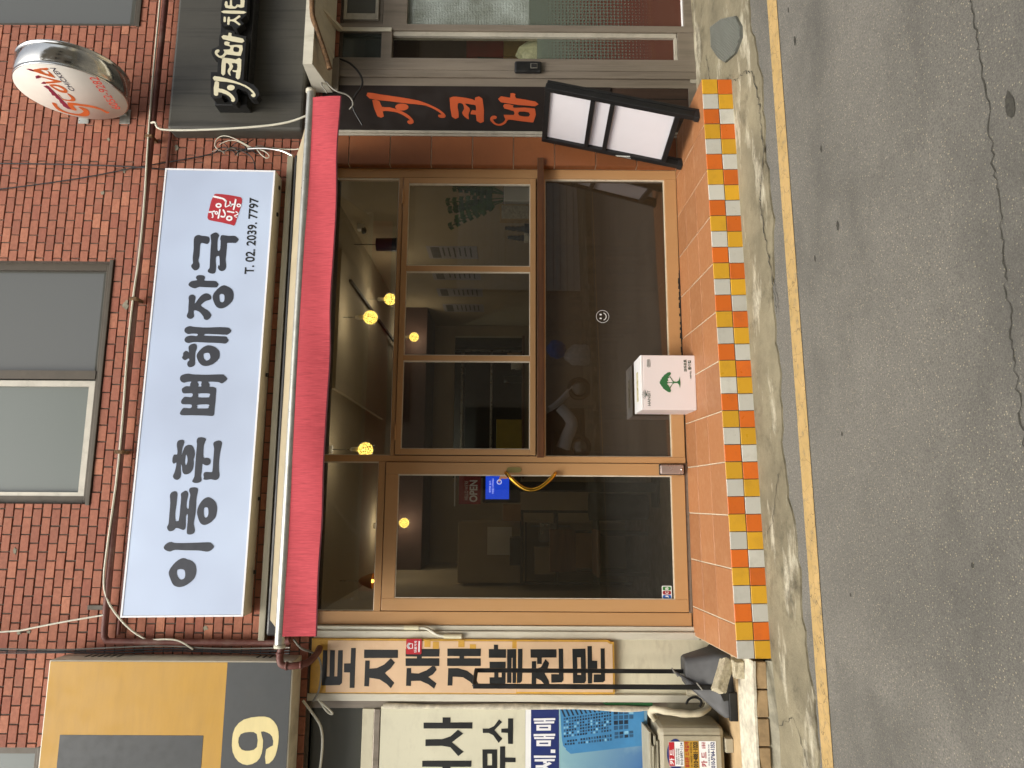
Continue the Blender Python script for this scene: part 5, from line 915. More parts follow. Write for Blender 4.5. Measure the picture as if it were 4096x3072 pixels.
# yellow and charcoal light box
ys = thing('yellow_box_sign', (-1.9, -.15, 2.56), 'yellow and charcoal light box sign with a cream numeral above the office', 'sign')
q = MB(); q.box(-3.3, -.992, -.249, -.06, 2.56, 4.068, .008); part('case', q, 'case_white', ys)
part('face', MB().box(-3.29, -1.0, -.2515, -.2492, 2.966, 4.058), 'yellow_sign', ys); part('face', MB().box(-3.29, -1.0, -.2515, -.2492, 2.57, 2.9658), 'charcoal_sign', ys)
part('dark_block', MB().box(-2.6, -1.424, -.2528, -.2517, 3.083, 3.953), 'charcoal_sign', ys); part('lettering', shapes(LET['nine'], -.2525, .001, soft=1), 'nine_cream', ys)
for z in (3.9, 3.86, 3.82, 3.78, 3.74, 3.70, 2.82, 2.78, 2.74): part('vent_slot', MB().box(-.9925, -.990, -.16, -.09, z-.008, z+.004), 'rubber_black', ys)
# office front: dark window above, poster panel below
of = thing('office_front', (-1.8, 0, LZ), 'estate office front covered with posters at the left edge', 'shopfront')
part('frame_post', MB().box(-1.328, -1.283, -.012, .1, .2, 2.60, .003), 'alu', of); part('frame_rail', MB().box(-3, -1.3285, -.02, .1, 2.09, 2.165, .004), 'cream_wall', of); part('frame_rail', MB().box(-3, -1.3285, -.03, .1, 2.05, 2.0895, .003), 'alu', of); part('frame_rail', MB().box(-3, -1.3285, -.03, .1, 2.5, 2.6, .003), 'cream_wall', of)
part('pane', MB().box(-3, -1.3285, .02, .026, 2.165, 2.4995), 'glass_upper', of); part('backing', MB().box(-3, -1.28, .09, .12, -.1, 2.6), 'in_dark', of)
part('lower_wall', MB().box(-3, -1.279, -.01, .089, LZ-.02, 2.049), 'grey_cement', of)
po_ = part('poster', MB().box(-3, -1.312, -.028, -.0105, 1.118, 2.045), 'poster_cream', of, 'cream poster with large black lettering')
part('lettering', shapes(LET['poster'], -.0297, .001), 'letter_black2', po_)
p2 = part('poster', MB().box(-3, -1.31, -.0275, -.0105, .335, 1.117), 'sticker_white', of, 'poster with navy strip and printed blue tower')
part('navy_strip', MB().box(-3, -1.3105, -.0290, -.0277, .903, 1.082), 'poster_navy', p2); part('picture', MB().box(-3, -1.3105, -.0288, -.0277, .336, .901), 'poster_sky', p2)
part('picture_tower', shapes(LET['pbuild'], -.0297, .0008), 'tower_blue', p2); part('picture_windows', shapes(LET['pwin'], -.0302, .0005), 'tower_dark', p2, kind='stuff'); part('picture_windows', shapes(LET['pwin2'], -.0302, .0005), 'tower_mid', p2, kind='stuff'); part('picture_highlights', shapes(LET['pwin3'], -.0302, .0005), 'tower_pale', p2, kind='stuff'); part('lettering', shapes(LET['posterw'], -.0303, .001), 'print_white', p2)
part('rolled_edge', MB().tube([(-1.305, -.04, 2.03), (-1.308, -.045, 1.7), (-1.304, -.045, 1.2), (-1.306, -.048, .75), (-1.315, -.055, .45), (-1.31, -.05, .30)], lambda t: .017+.004*math.sin(t*19), 10, 2, flat=.7), 'white_cement', of, 'dirty white rolled edge of an old banner')
part('green_sheet', MB().prism([(-1.30, .30), (-1.282, .30), (-1.283, .62), (-1.297, .60)], -.034, -.02), 'carton_green', of)
# air conditioner outdoor unit
ac = thing('air_conditioner', (-1.75, -.16, LZ), 'beige outdoor air conditioner unit with loan stickers', 'air conditioner')
part('casing', MB().box(-2.15, -1.348, -.30, -.035, LZ+.05, .320, .03), 'ac_beige', ac); part('front_panel', MB().box(-2.1, -1.395, -.3075, -.2995, LZ+.075, .295, .02), 'ac_beige', ac)
for x in (-2.0, -1.45): part('foot', MB().box(x-.04, x+.04, -.31, -.03, LZ+.001, LZ+.0495, .004), 'ac_beige', ac)
def sticker(x0, x1, z0, z1, bgm, rowsT):
    s_ = part('sticker', MB().box(x0, x1, -.3095, -.308, z0, z1), bgm, ac)
    for body, a, b, h_, c_, bd in rowsT: part('lettering', text(body, x0+a, z0+b, (x1-x0)*.92-a if h_ < 0 else h_*len(body)*.9, abs(h_), -.3102, bold=bd, thick=.0006), c_, s_)
def st_txt(s_, body, x, z, wd, h_, c_, bd): part('lettering', text(body, x, z, wd, h_, -.3104, bold=bd, thick=.0006), c_, s_)
el = part('sticker', MB().prism([(-1.50+.088*math.cos(6.283*k/30), .222+.052*math.sin(6.283*k/30)) for k in range(30)], -.3088, -.3078), 'poster_navy', ac)
s1 = part('sticker', MB().box(-1.566, -1.428, -.3098, -.309, .172, .262), 'sticker_white', ac); part('band', MB().box(-1.564, -1.43, -.3104, -.3099, .228, .2615), 'sticker_red', s1)
part('lettering', text('카 드', -1.556, .231, .085, .028, -.3109, bold=.03, thick=.0006), 'sticker_white', s1); st_txt(s1, '개인/법인 카드대납', -1.556, .212, .09, .009, 'letter_black2', 0); st_txt(s1, '카드한도가 없어가능', -1.556, .199, .09, .009, 'letter_black2', 0); st_txt(s1, '010·5897·1134', -1.558, .178, .125, .016, 'logo_navy', .015)
s2 = part('sticker', MB().box(-1.578, -1.424, -.3098, -.309, .0815, .1705), 'yellow_sign', ac); st_txt(s2, '휴대폰 소액결제', -1.572, .140, .143, .027, 'seal_red', .02); st_txt(s2, '10~100만원 / 외국인가능', -1.570, .122, .14, .012, 'letter_black2', .0); st_txt(s2, '010·4881·1020', -1.572, .088, .143, .028, 'letter_black2', .03)
s3 = part('sticker', MB().box(-1.582, -1.424, -.3098, -.309, -.022, .080), 'sticker_white', ac); st_txt(s3, '카 드', -1.570, .034, .085, .036, 'seal_red', .03); st_txt(s3, '상품권', -1.468, .042, .038, .022, 'seal_red', .01); st_txt(s3, '카드한도 內 할부가능', -1.562, .017, .12, .010, 'poster_navy', .0); st_txt(s3, '010-5964-1352', -1.574, -.014, .145, .025, 'poster_navy', .03)
ho = thing('insulated_hose', (-1.33, -.15, .05), 'white tape-wrapped hose looping out of the air conditioner', 'hose')
def hy(a, b): return (a, -.19, b)
part('hose', MB().tube([(-1.36, -.12, .30), (-1.30, -.17, .345), (-1.27, -.21, .33), (-1.27, -.25, .27), (-1.285, -.26, .15), (-1.285, -.25, .05), (-1.26, -.2, -.02), (-1.22, -.13, -.03), (-1.20, -.08, .02), (-1.215, -.05, .08)], lambda t: .021+.002*math.sin(t*60), 10, 2), 'hose_wrap', ho)
part('cable_loop', MB().tube([(-1.27, -.1, .10), (-1.235, -.1, .08), (-1.225, -.1, .03), (-1.25, -.12, -.0), (-1.28, -.12, .02)], .008, 8, 2), 'cable_black', ho)
for i, (dx, z, w_, a) in enumerate(((0, .3215, .30, 0), (.012, .335, .29, 1), (-.01, .3485, .30, -1.5), (.02, .362, .27, 2))):
    T3 = Matrix.Translation((-1.62+dx, -.165, z)) @ Matrix.Rotation(R(a*2), 4, 'Z')
    solo('wooden_board', MB().box(-.25, .19+dx, -.13, .13, 0, .012, .002, T=T3), 'board_grey', ('%s weathered board of the stack on the air conditioner' % ('lowest', 'second lowest', 'second highest', 'topmost')[i]), 'board', 'boards stacked on the air conditioner')
# banner stand: water base and narrow frame
bn = thing('banner_stand', (-1.08, -.2, LZ), 'empty black banner frame on a grey plastic water base', 'banner stand')
bt = [(-1.275, -.40), (-.925, -.33), (-.905, -.07), (-1.255, -.06)]; mid = [(-1.265, -.37), (-.93, -.31), (-.915, -.09), (-1.245, -.08)]; tp = [(-1.13, -.27), (-.965, -.25), (-.955, -.13), (-1.12, -.13)]
q = MB(); zs_ = (LZ+.001, LZ+.075, .135)
def ringz(P, z): return [(x, y, z) for x, y in P]
def rounded(P, r=.03, n=4):
    out = []
    for i in range(len(P)):
        p = Vector(P[i]); a = (Vector(P[i-1])-p).normalized(); b = (Vector(P[(i+1) % len(P)])-p).normalized()
        for k in range(n+1):
            t = k/n; out.append(tuple((p+a*r)*(1-t)**2+p*2*t*(1-t)+(p+b*r)*t*t))
    return out
Rg = [ringz(rounded(bt), zs_[0]), ringz(rounded(bt), zs_[1]-.01), ringz(rounded(mid), zs_[1]+.01), ringz(rounded(tp, .035), zs_[2]-.012), ringz([((x+1.045)*.9-1.045, (y+.195)*.9-.195) for x, y in rounded(tp, .035)], zs_[2])]
k = len(Rg[0]); q.add([p for r in Rg for p in r], [(i*k+j, i*k+(j+1) % k, (i+1)*k+(j+1) % k, (i+1)*k+j) for i in range(4) for j in range(k)]+[tuple(4*k+j for j in range(k))], True); q.sm[-1] = False
part('water_base', q, 'base_plastic', bn)
part('post', MB().box(-1.126, -1.100, -.335, -.315, LZ+.09, 1.443, .002), 'black_metal', bn); part('post', MB().box(-1.063, -1.039, -.205, -.187, .10, 1.438, .002), 'black_metal', bn)
q = MB(); q.tube([(-1.11, -.325, 1.436), (-1.05, -.196, 1.431)], .013, 6, 0); part('top_bar', q, 'black_metal', bn)
part('brace', MB().tube([(-1.05, -.20, .195), (-1.11, -.325, .075)], .009, 6, 0), 'base_plastic', bn); part('bracket', MB().prism([(-1.17, -.05), (-1.10, -.02), (-1.06, -.08), (-1.16, -.11)], -.415, -.402), 'black_metal', bn); part('base_foot', MB().box(-1.28, -1.12, -.425, -.4, LZ+.001, LZ+.05, .004), 'black_metal', bn)
for zc in (.195, .075): part('wing_bolt', MB().tube([(-1.075 if zc > .1 else -1.125, -.23 if zc > .1 else -.34, zc-.02), (-1.03 if zc > .1 else -1.085, -.2 if zc > .1 else -.33, zc+.012)], .005, 6, 0), 'cable_grey', bn)
T4 = Matrix.Translation((-1.005, -.50, LZ+.105)) @ Matrix.Rotation(R(26), 4, 'Y') @ Matrix.Rotation(R(20), 4, 'Z')
def block(sx, sy, sz, T, seed):
    rr = random.Random(seed); bm = bmesh.new(); bmesh.ops.create_cube(bm, size=1); bmesh.ops.bevel(bm, geom=bm.edges[:], offset=.04, segments=1, affect='EDGES'); bmesh.ops.subdivide_edges(bm, edges=bm.edges[:], cuts=2, use_grid_fill=True); bm.verts.index_update()
    v = [T @ Vector((p.co.x*sx+rr.uniform(-.003, .003), p.co.y*sy+rr.uniform(-.003, .003), p.co.z*sz+rr.uniform(-.003, .003))) for p in bm.verts]; f = [tuple(w_.index for w_ in p.verts) for p in bm.faces]; bm.free(); return MB().add(v, f)
solo('concrete_block', block(.19, .09, .057, T4, 1), 'cinder', 'broken concrete block lying tilted against the grey banner base', 'block')
solo('concrete_block', block(.095, .085, .055, Matrix.Translation((-.955, -.53, LZ+.028)) @ Matrix.Rotation(R(-8), 4, 'Z'), 2), 'cinder', 'small concrete block lying flat beside the tiled step', 'block')
# ribbed grey plastic piece on the pavement right of the step
pts = [(3.203, -.478), (3.101, -.70), (2.95, -.93), (2.83, -1.0), (2.762, -.99), (2.728, -.887), (2.79, -.70), (2.90, -.585), (3.059, -.466)]
q = MB()
def inside(x, y):
    c = False
    for i in range(len(pts)):
        (x1, y1), (x2, y2) = pts[i], pts[i-1]
        if (y1 > y) != (y2 > y) and x < (x2-x1)*(y-y1)/(y2-y1)+x1: c = not c
    return c
q.add([(x, y, gz(x, y)+.030) for x, y in pts]+[(x, y, gz(x, y)+.012) for x, y in pts], [tuple(range(len(pts)-1, -1, -1))]+[(i, (i+1) % len(pts), len(pts)+(i+1) % len(pts), len(pts)+i) for i in range(len(pts))])
mp_ = thing('ribbed_plastic_piece', (2.95, -.7, gz(2.95, -.7)), 'broken ribbed grey plastic plate on the pavement right of the step', 'plate'); part('plate', q, 'mat_plastic', mp_)
q = MB(); a = 0
for kx in range(26):
    x = 2.735+kx*.018; run = [y for y in [-1.02+i*.01 for i in range(58)] if inside(x, y)]
    if len(run) > 3: y0, y1 = run[0]+.006, run[-1]-.006; q.box(x-.003, x+.003, y0, y1, 0, .0001); q.v[-8:] = [(p[0], p[1], gz(p[0], p[1])+(.0295 if i < 4 else .034)) for i, p in enumerate(q.v[-8:])]
part('ribs', q, 'mat_rib', mp_)

# ================================================================== pipes and cables on the wall
def cable(name, pts, r, m_, label, cat='cable', n=6, sm=2): return solo(name, MB().tube(pts, r, n, sm), m_, label, cat)
ws = .0
cable('drain_pipe', [(5.5, -.13, 3.79), (3.66, -.125, 3.80), (2.70, -.12, 3.812), (1.62, -.115, 3.82), (.5, -.115, 3.822), (-.33, -.11, 3.823), (-.80, -.105, 3.825), (-.905, -.1, 3.822), (-.910, -.1, 3.75), (-.911, -.1, 3.35), (-.912, -.1, 2.76), (-.905, -.13, 2.68), (-.87, -.26, 2.62)], .021, 'pipe_red', 'long rusty red pipe running along the bricks above the white sign', 'pipe', 10, 1)
cable('thin_pipe', [(5.5, -.075, 3.70), (2.65, -.075, 3.702), (1.0, -.075, 3.72), (-.87, -.075, 3.748)], .012, 'pipe_red', 'thinner red pipe just above the top of the white sign', 'pipe', 8, 0)
ep = thing('pipe_elbow', (-.96, -.3, 2.45), 'short red pipe bend hanging at the left end of the awning', 'pipe')
part('pipe', MB().tube([(-.86, -.30, 2.575), (-.878, -.30, 2.612), (-.92, -.30, 2.63), (-.975, -.30, 2.63), (-1.003, -.30, 2.617), (-1.010, -.30, 2.575), (-1.006, -.29, 2.51), (-.995, -.26, 2.46), (-.965, -.15, 2.44), (-.95, -.06, 2.45)], .021, 10, 1), 'pipe_red', ep)
for p in ((-1.008, -.30, 2.585), (-1.005, -.285, 2.50), (-.935, -.30, 2.63)): part('pipe_collar', MB().lathe([(.0, -.006), (.0255, -.006), (.0255, .006), (.0, .006)], p, 12, 'z' if p[2] < 2.6 else 'x'), 'pipe_red', ep)
for x in (2.55, 1.35, .3): solo('pipe_clamp', MB().box(x-.012, x+.012, -.15, -.053, 3.795, 3.848, .004), 'rust', {2.55: 'pipe clamp nearest the black sign', 1.35: 'pipe clamp above the middle of the white sign', .3: 'pipe clamp under the frosted upstairs window'}[x], 'clamp', 'clamps on the long pipe')
cable('white_cable', [(5.5, -.15, 3.83), (3.6, -.145, 3.832), (2.75, -.145, 3.83), (1.8, -.14, 3.80), (1.2, -.14, 3.835), (.3, -.14, 3.81), (-.30, -.135, 3.84), (-.53, -.13, 3.85), (-.65, -.12, 3.82), (-.75, -.11, 3.748), (-.84, -.1, 3.657), (-.90, -.1, 3.55)], .0065, 'cable_white', 'cream cable tied along the long red pipe')
cable('white_cable', [(2.62, -.2, 3.78), (2.583, -.28, 3.705), (2.529, -.3, 3.688), (2.509, -.3, 3.636), (2.512, -.3, 3.381), (2.535, -.3, 3.046), (2.566, -.3, 2.797), (2.62, -.32, 2.63), (2.70, -.3, 2.56)], .0075, 'cable_white', 'white cable hanging down the left edge of the black sign')
cable('black_cable', [(2.368, -.075, 5.6), (2.368, -.07, 4.909), (2.366, -.07, 4.455), (2.353, -.075, 3.999), (2.326, -.08, 3.69)], .005, 'cable_black', 'thin black cable dropping straight down the bricks above the seal')
cable('black_cable', [(2.08, -.07, 5.6), (2.17, -.07, 4.885), (2.255, -.07, 4.329), (2.343, -.072, 3.941), (2.394, -.075, 3.661), (2.439, -.075, 3.426), (2.475, -.08, 3.327), (2.475, -.09, 3.2), (2.47, -.09, 3.08)], .0045, 'cable_black', 'black cable slanting across the bricks into the tangle')
def loop(seed, n, c, sx, sz, r, m_, lab):
    rr = random.Random(seed); pts = []
    for i in range(n):
        a = 6.283*i/5+rr.uniform(-.5, .5); pts.append((c[0]+sx*math.sin(a)*rr.uniform(.3, 1), -.075-.03*rr.random(), c[1]+sz*(1-2*i/(n-1))+sz*.35*math.cos(a)*rr.random()))
    return cable('tangled_wire', pts, r, m_, lab, 'wire', 5, 2)
loop(1, 11, (2.47, 3.18), .05, .16, .004, 'cable_black', 'thick black wire of the tangle right of the white sign')
loop(2, 9, (2.475, 3.12), .03, .15, .003, 'cable_black', 'thin black wire of the tangle right of the white sign')
cable('tangled_wire', [(2.475, -.11, 3.08), (2.53, -.12, 3.18), (2.575, -.12, 3.28), (2.56, -.11, 3.35), (2.49, -.1, 3.37), (2.46, -.09, 3.30)], .0035, 'cable_white', 'cream wire looping outward right of the white sign', 'wire', 5)
cable('tangled_wire', [(2.475, -.11, 3.06), (2.425, -.12, 3.02), (2.395, -.12, 2.98), (2.41, -.12, 2.955), (2.455, -.11, 2.99), (2.475, -.11, 3.05)], .0035, 'cable_white', 'small cream wire loop hanging beside the white sign', 'wire', 5)
cable('tangled_wire', [(2.47, -.10, 3.18), (2.44, -.10, 3.12), (2.40, -.1, 3.08), (2.33, -.1, 3.06), (2.24, -.1, 3.04)], .004, 'cable_black', 'black wire curving behind the white sign', 'wire', 5)
for i, (sd_, c_, sx, sz, m_, l_) in enumerate(((21, (2.50, 3.22), .07, .13, 'cable_black', 'loose black wire nearest the black sign in the tangle'), (22, (2.46, 3.26), .04, .10, 'cable_grey', 'grey wire at the top of the tangle'), (23, (2.49, 3.05), .035, .12, 'cable_grey', 'grey wire at the foot of the tangle'))): loop(sd_, 12, c_, sx, sz, .0032, m_, l_)
cable('tangled_wire', [(2.475, -.11, 3.10), (2.52, -.12, 3.17), (2.54, -.12, 3.24), (2.52, -.11, 3.31), (2.50, -.11, 3.33)], .003, 'cable_white', 'second cream wire fanning out right of the white sign', 'wire', 5)
cable('tangled_wire', [(2.64, -.10, 3.28), (2.60, -.11, 3.18), (2.58, -.11, 3.05), (2.60, -.11, 2.95), (2.64, -.10, 2.88)], .003, 'cable_black', 'black wire bowing beside the edge of the black sign', 'wire', 5)
cable('flexible_conduit', [(2.475, -.11, 3.12), (2.478, -.12, 3.02), (2.468, -.12, 2.93), (2.45, -.13, 2.86), (2.41, -.14, 2.79)], .010, 'chrome', 'shiny flexible metal conduit running down to the awning', 'conduit', 8)
cable('white_cable', [(2.478, -.12, 2.94), (2.468, -.12, 2.86), (2.462, -.13, 2.77), (2.46, -.16, 2.70)], .004, 'cable_white', 'short cream wire running down to the awning board')
cable('grey_cable', [(-.80, -.1, 5.5), (-.868, -.12, 4.478), (-.797, -.12, 4.146), (-.743, -.12, 3.83)], .006, 'cable_white', 'pale cable slanting across the bricks above the yellow sign')
for i, (o_, lab) in enumerate(((0, 'uppermost grey cable of the bundle above the yellow sign'), (.018, 'middle dark cable of the bundle above the yellow sign'), (.035, 'lowest dark cable of the bundle above the yellow sign'))):
    cable('bundled_cable', [(-.955-o_*.3, -.09-o_, 5.5), (-.957-o_*.6, -.1-o_, 4.467), (-.962-o_*.2, -.1-o_, 4.056), (-.945-o_, -.1-o_*.4, 3.751), (-.93-o_*.9, -.1, 3.4), (-.95-o_*.5, -.11, 3.1), (-.94-o_, -.12, 2.75), (-.92-o_, -.2, 2.6)], .005, ('cable_grey', 'cable_black', 'cable_black')[i], lab)
cable('grey_cable', [(-.90, -.1, 3.55), (-.887, -.12, 3.40), (-.90, -.12, 3.32), (-.951, -.12, 3.24)], .006, 'cable_white', 'pale cable curling beside the left end of the white sign')
cable('grey_cable', [(-.87, -.2, 2.58), (-.93, -.2, 2.53), (-.955, -.15, 2.47), (-1.02, -.10, 2.42), (-1.20, -.08, 2.43), (-1.27, -.08, 2.47)], .007, 'cable_grey', 'grey cable under the yellow sign beside the pipe bend')
cable('grey_cable', [(-1.26, -.1, 2.53), (-1.34, -.1, 2.46), (-1.42, -.1, 2.40), (-1.55, -.1, 2.39), (-1.75, -.1, 2.41)], .008, 'cable_white', 'pale cable drooping in front of the dark office window')
cable('grey_cable', [(-1.25, -.09, 2.44), (-1.34, -.09, 2.37), (-1.345, -.09, 2.33), (-1.31, -.09, 2.37), (-1.27, -.09, 2.42)], .006, 'cable_white', 'small pale cable loop at the corner of the dark office window')
cable('black_cable', [(3.20, -.09, 2.50), (3.14, -.13, 2.405), (3.03, -.15, 2.32), (2.94, -.16, 2.305), (2.86, -.16, 2.366), (2.785, -.15, 2.383), (2.66, -.12, 2.306)], .008, 'cable_black', 'black cable drooping over the dark lettered panel')
cable('grey_cable', [(2.86, -.2, 2.55), (2.93, -.2, 2.60), (2.97, -.2, 2.58), (2.9, -.2, 2.52), (2.87, -.2, 2.48), (2.86, -.18, 2.40), (2.80, -.16, 2.36), (2.77, -.14, 2.40)], .006, 'cable_grey', 'grey cable looping at the right end of the awning')
solo('wall_bracket', MB().box(-.72, -.69, -.066, -.052, 3.83, 3.97, .002), 'win_frame_dark', 'flat steel bracket on the bricks above the left end of the white sign', 'bracket')
# ================================================================== inside the shop
RX0, RX1, RY, RC = -.86, 2.5, 5.2, 2.70
def room(name, mb, m_): return solo(name, mb, m_, kind='structure')
room('shop_floor', MB().box(RX0-.1, RX1+.1, .072, RY+.1, -.1, .03), 'in_floor')
room('shop_ceiling', MB().box(RX0-.1, RX1+.1, .0, RY+.1, RC, RC+.1), 'in_ceiling')
room('shop_wall_left', MB().box(RX0-.12, RX0, .071, RY, .0305, RC-.0005), 'in_wall')
room('shop_wall_right', MB().box(RX1, RX1+.1, .071, RY, .0305, RC-.0005), 'in_wall')
q = MB(); q.box(RX0, RX1, RY, RY+.1, 2.03, RC-.0005); q.box(RX0, .3, RY, RY+.1, .0305, 2.0295); q.box(2.35, RX1, RY, RY+.1, .0305, 2.0295); q.box(.3, 2.35, RY, RY+.1, .0305, 1.05)
room('shop_wall_back', q, 'in_wall')
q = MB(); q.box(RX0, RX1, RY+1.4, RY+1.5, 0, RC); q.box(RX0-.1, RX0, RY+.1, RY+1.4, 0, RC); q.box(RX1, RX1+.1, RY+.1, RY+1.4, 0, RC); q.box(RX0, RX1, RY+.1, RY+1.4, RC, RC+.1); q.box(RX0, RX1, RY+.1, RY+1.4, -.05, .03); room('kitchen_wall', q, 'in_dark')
room('shop_bulkhead', MB().box(RX0+.001, RX1-.001, 4.2, RY-.001, 2.32, RC-.001), 'in_brown')
room('ceiling_coffer', MB().box(.9, 2.1, .9, 3.2, RC-.035, RC-.0005), 'in_ceiling')
# lamps: fairy-light globes
def globe(loc, label, first=None):
    t = thing('globe_lamp', loc, label, 'lamp', 'globe lamps hanging in the shop'); x, y, z = loc; r = .06
    part('globe', MB().lathe([(.001, -r)]+[(r*math.sin(R(a)), -r*math.cos(R(a))) for a in range(15, 166, 15)]+[(.014, r*.98)], loc, 18), 'globe_glow', t)
    part('socket', MB().lathe([(.014, r*.95), (.02, r), (.02, r+.055), (.012, r+.065), (.004, r+.07)], loc, 14), 'in_white', t)
    ld = bpy.data.lights.new('globe_light', 'POINT'); ld.energy = 6; ld.color = (1, .90, .76); ld.shadow_soft_size = .075; lo = bpy.data.objects.new('globe_light', ld); COL.objects.link(lo); lo.parent = t
    part('rod', MB().tube([(x, y, z+r+.06), (x, y, RC-.02)], .004, 6, 0), 'in_steel', t); part('ceiling_cup', MB().lathe([(0, 0), (.035, 0), (.03, .03), (0, .03)], (x, y, RC-.031), 14), 'in_white', t)
for p, l in (((1.539, 1.049, 2.429), 'glowing globe lamp nearest the tracks, left of the pair in the upper window'), ((2.018, 2.152, 2.459), 'glowing globe lamp hanging low, right of the pair in the upper window'), ((2.064, 4.05, 2.465), 'small glowing globe lamp seen through the middle casement light'), ((.399, .922, 2.401), 'glowing globe lamp beside the post left of the window'), ((-.283, 4.05, 2.52), 'glowing globe lamp seen through the door glass'), ((-.28, 3.0, 2.53), 'glowing globe lamp half hidden behind the rail over the door')): globe(p, l)
solo('lamp_track', MB().box(1.9, 1.925, 1.2, 4.0, RC-.06, RC-.036), 'in_dark', 'thin black lamp track on the shop ceiling', 'track')
t = thing('drum_lamp', (2.36, 1.5, 2.30), 'dark cylindrical lamp shade hanging behind the upper window', 'lamp'); part('shade', MB().lathe([(.064, 0), (.06, .19), (.0, .19)], (2.36, 1.5, 2.30), 24), 'logo_navy', t); part('cord', MB().tube([(2.36, 1.5, 2.49), (2.36, 1.5, 2.70)], .004, 6, 0), 'cable_black', t)
t = thing('wall_camera', (2.49, 1.35, 2.56), 'black dome camera high on the shop wall', 'camera'); part('mount', MB().box(2.44, 2.499, 1.32, 1.38, 2.58, 2.64, .004), 'in_white', t); part('dome', MB().lathe([(.0, -.035), (.025, -.025), (.035, 0), (.03, .01)], (2.44, 1.35, 2.59), 16), 'bag_black', t)
t = thing('bell_lamp', (-.66, 1.5, 2.36), 'small warm bell lamp behind the glass above the door', 'lamp'); part('shade', MB().lathe([(.012, .12), (.03, .10), (.062, .03), (.066, 0)], (-.7, 1.5, 2.41), 20), 'cardboard', t); part('bulb', MB().lathe([(.001, -.02), (.014, -.01), (.016, .01), (.008, .03)], (-.7, 1.5, 2.415), 12), 'warm_glow', t); part('stem', MB().tube([(-.7, 1.5, 2.53), (-.7, 1.5, 2.70)], .004, 6, 0), 'in_steel', t)
# window sill goods
solo('window_counter', MB().box(.32, 2.45, .08, .42, 1.045, 1.085, .004), 'in_wood', 'wooden counter inside the casement window', 'counter')
t = thing('potted_plant', (2.27, .22, 1.085), 'zz plant in a square white planter behind the casement window', 'plant'); part('planter', MB().box(2.208, 2.338, .15, .29, 1.086, 1.287, .008), 'in_white', t); part('soil', MB().box(2.215, 2.331, .157, .283, 1.27, 1.2885), 'soil', t)
rp = random.Random(3); q = MB(); lv = MB()
for s in range(12):
    a = rp.uniform(0, 6.28); ln = rp.uniform(.26, .44); lean = rp.uniform(.1, .5); bx0 = Vector((2.273+.03*math.cos(a), .22+.03*math.sin(a), 1.285)); dirv = Vector((math.cos(a)*lean, math.sin(a)*lean*.6-.05, 1)).normalized()
    if s == 0: dirv = Vector((-.10, -.05, 1)).normalized(); ln = .42
    P = [bx0+dirv*ln*k/8+Vector((math.cos(a), math.sin(a)*.5, 0))*lean*.06*(k/8)**2 for k in range(9)]; q.tube(P, .0045, 5, 0)
    for k in range(2, 9):
        for sgn in (-1, 1):
            side = dirv.cross(Vector((0, 1, .2))).normalized()*sgn; l = .062*(1-.05*k); w_ = .024; b0 = P[k]; tip = b0+(side*.8+dirv*.5+Vector((0, rp.uniform(-.5, .2), 0))).normalized()*l; nrm = (tip-b0).cross(Vector((0, 1, 0))).normalized()*w_; md = b0.lerp(tip, .5)+Vector((0, -.006, 0))
            lv.add([b0, md+nrm, tip, md-nrm, md+Vector((0, .003, 0))], [(0, 1, 2, 3)])
part('stems', q, 'leaf', t); part('leaves', lv, 'leaf', t)
t = thing('planter_tray', (2.13, .2, 1.085), 'upright wooden tray filled with terrazzo beside the planter', 'tray'); part('tray', MB().box(2.066, 2.194, .17, .23, 1.086, 1.315, .004), 'tray_wood', t); part('inlay', MB().box(2.078, 2.182, .166, .1695, 1.1, 1.303), 'terrazzo', t)
for i, (x, z, lab) in enumerate(((2.012, 1.275, 'taller dark succulent beside the terrazzo tray'), (1.94, 1.255, 'shorter dark succulent in a pot of white pebbles'))):
    t = thing('succulent', (x, .2, 1.085), lab, 'plant', 'succulents on the counter'); q = MB(); q.tube([(x, .2, 1.12), (x-.004, .2, 1.18), (x+.004, .2, z-.03), (x+.002, .2, z)], lambda u: .026*(1-.55*u)+.004*math.sin(u*40), 8, 2); part('stem', q, 'leaf_dark', t)
    q = MB(); rr = random.Random(i)
    for k in range(40):
        a = rr.uniform(0, 6.28); h_ = rr.uniform(1.13, z-.01); rad = .024*(1-.5*(h_-1.12)/.16); p = Vector((x+rad*math.cos(a), .2+rad*math.sin(a), h_)); d_ = Vector((math.cos(a), math.sin(a), .4))*.012; q.add([p+Vector((0, 0, .004)), p-Vector((0, 0, .004)), p+d_], [(0, 1, 2)])
    part('spines', q, 'tray_wood', t); part('pot', MB().lathe([(.001, .0), (.032, 0), (.04, .045), (.036, .045), (.0, .04)], (x, .2, 1.086), 16), 'in_dark' if i == 0 else 'gravel_white', t)
# papers on the right-hand wall
for i, (y0, y1, z0, z1, lab) in enumerate(((1.9, 2.27, 1.57, 2.08, 'paper notice nearest the window'), (2.68, 3.0, 1.57, 2.11, 'paper notice with a printed mountain'), (3.34, 3.67, 1.57, 2.12, 'third paper notice from the window'), (4.03, 4.4, 1.58, 2.11, 'paper notice farthest from the window'))):
    t = thing('paper_notice', (2.49, (y0+y1)/2, z0), lab+' on the right wall inside the shop', 'notice', 'paper notices on the shop wall'); part('sheet', MB().box(2.497, 2.499, y0, y1, z0, z1), 'paper_dim', t)
    q = MB()
    for k in range(6): q.box(2.4955, 2.4968, y0+.04, y1-.05-.02*(k % 3), z0+.06+k*.055, z0+.075+k*.055)
    part('print', q, 'paper_ink', t); part('print', MB().box(2.4955, 2.4968, y0+.03, y1-.03, z1-.13, z1-.04), 'paper_ink', t)
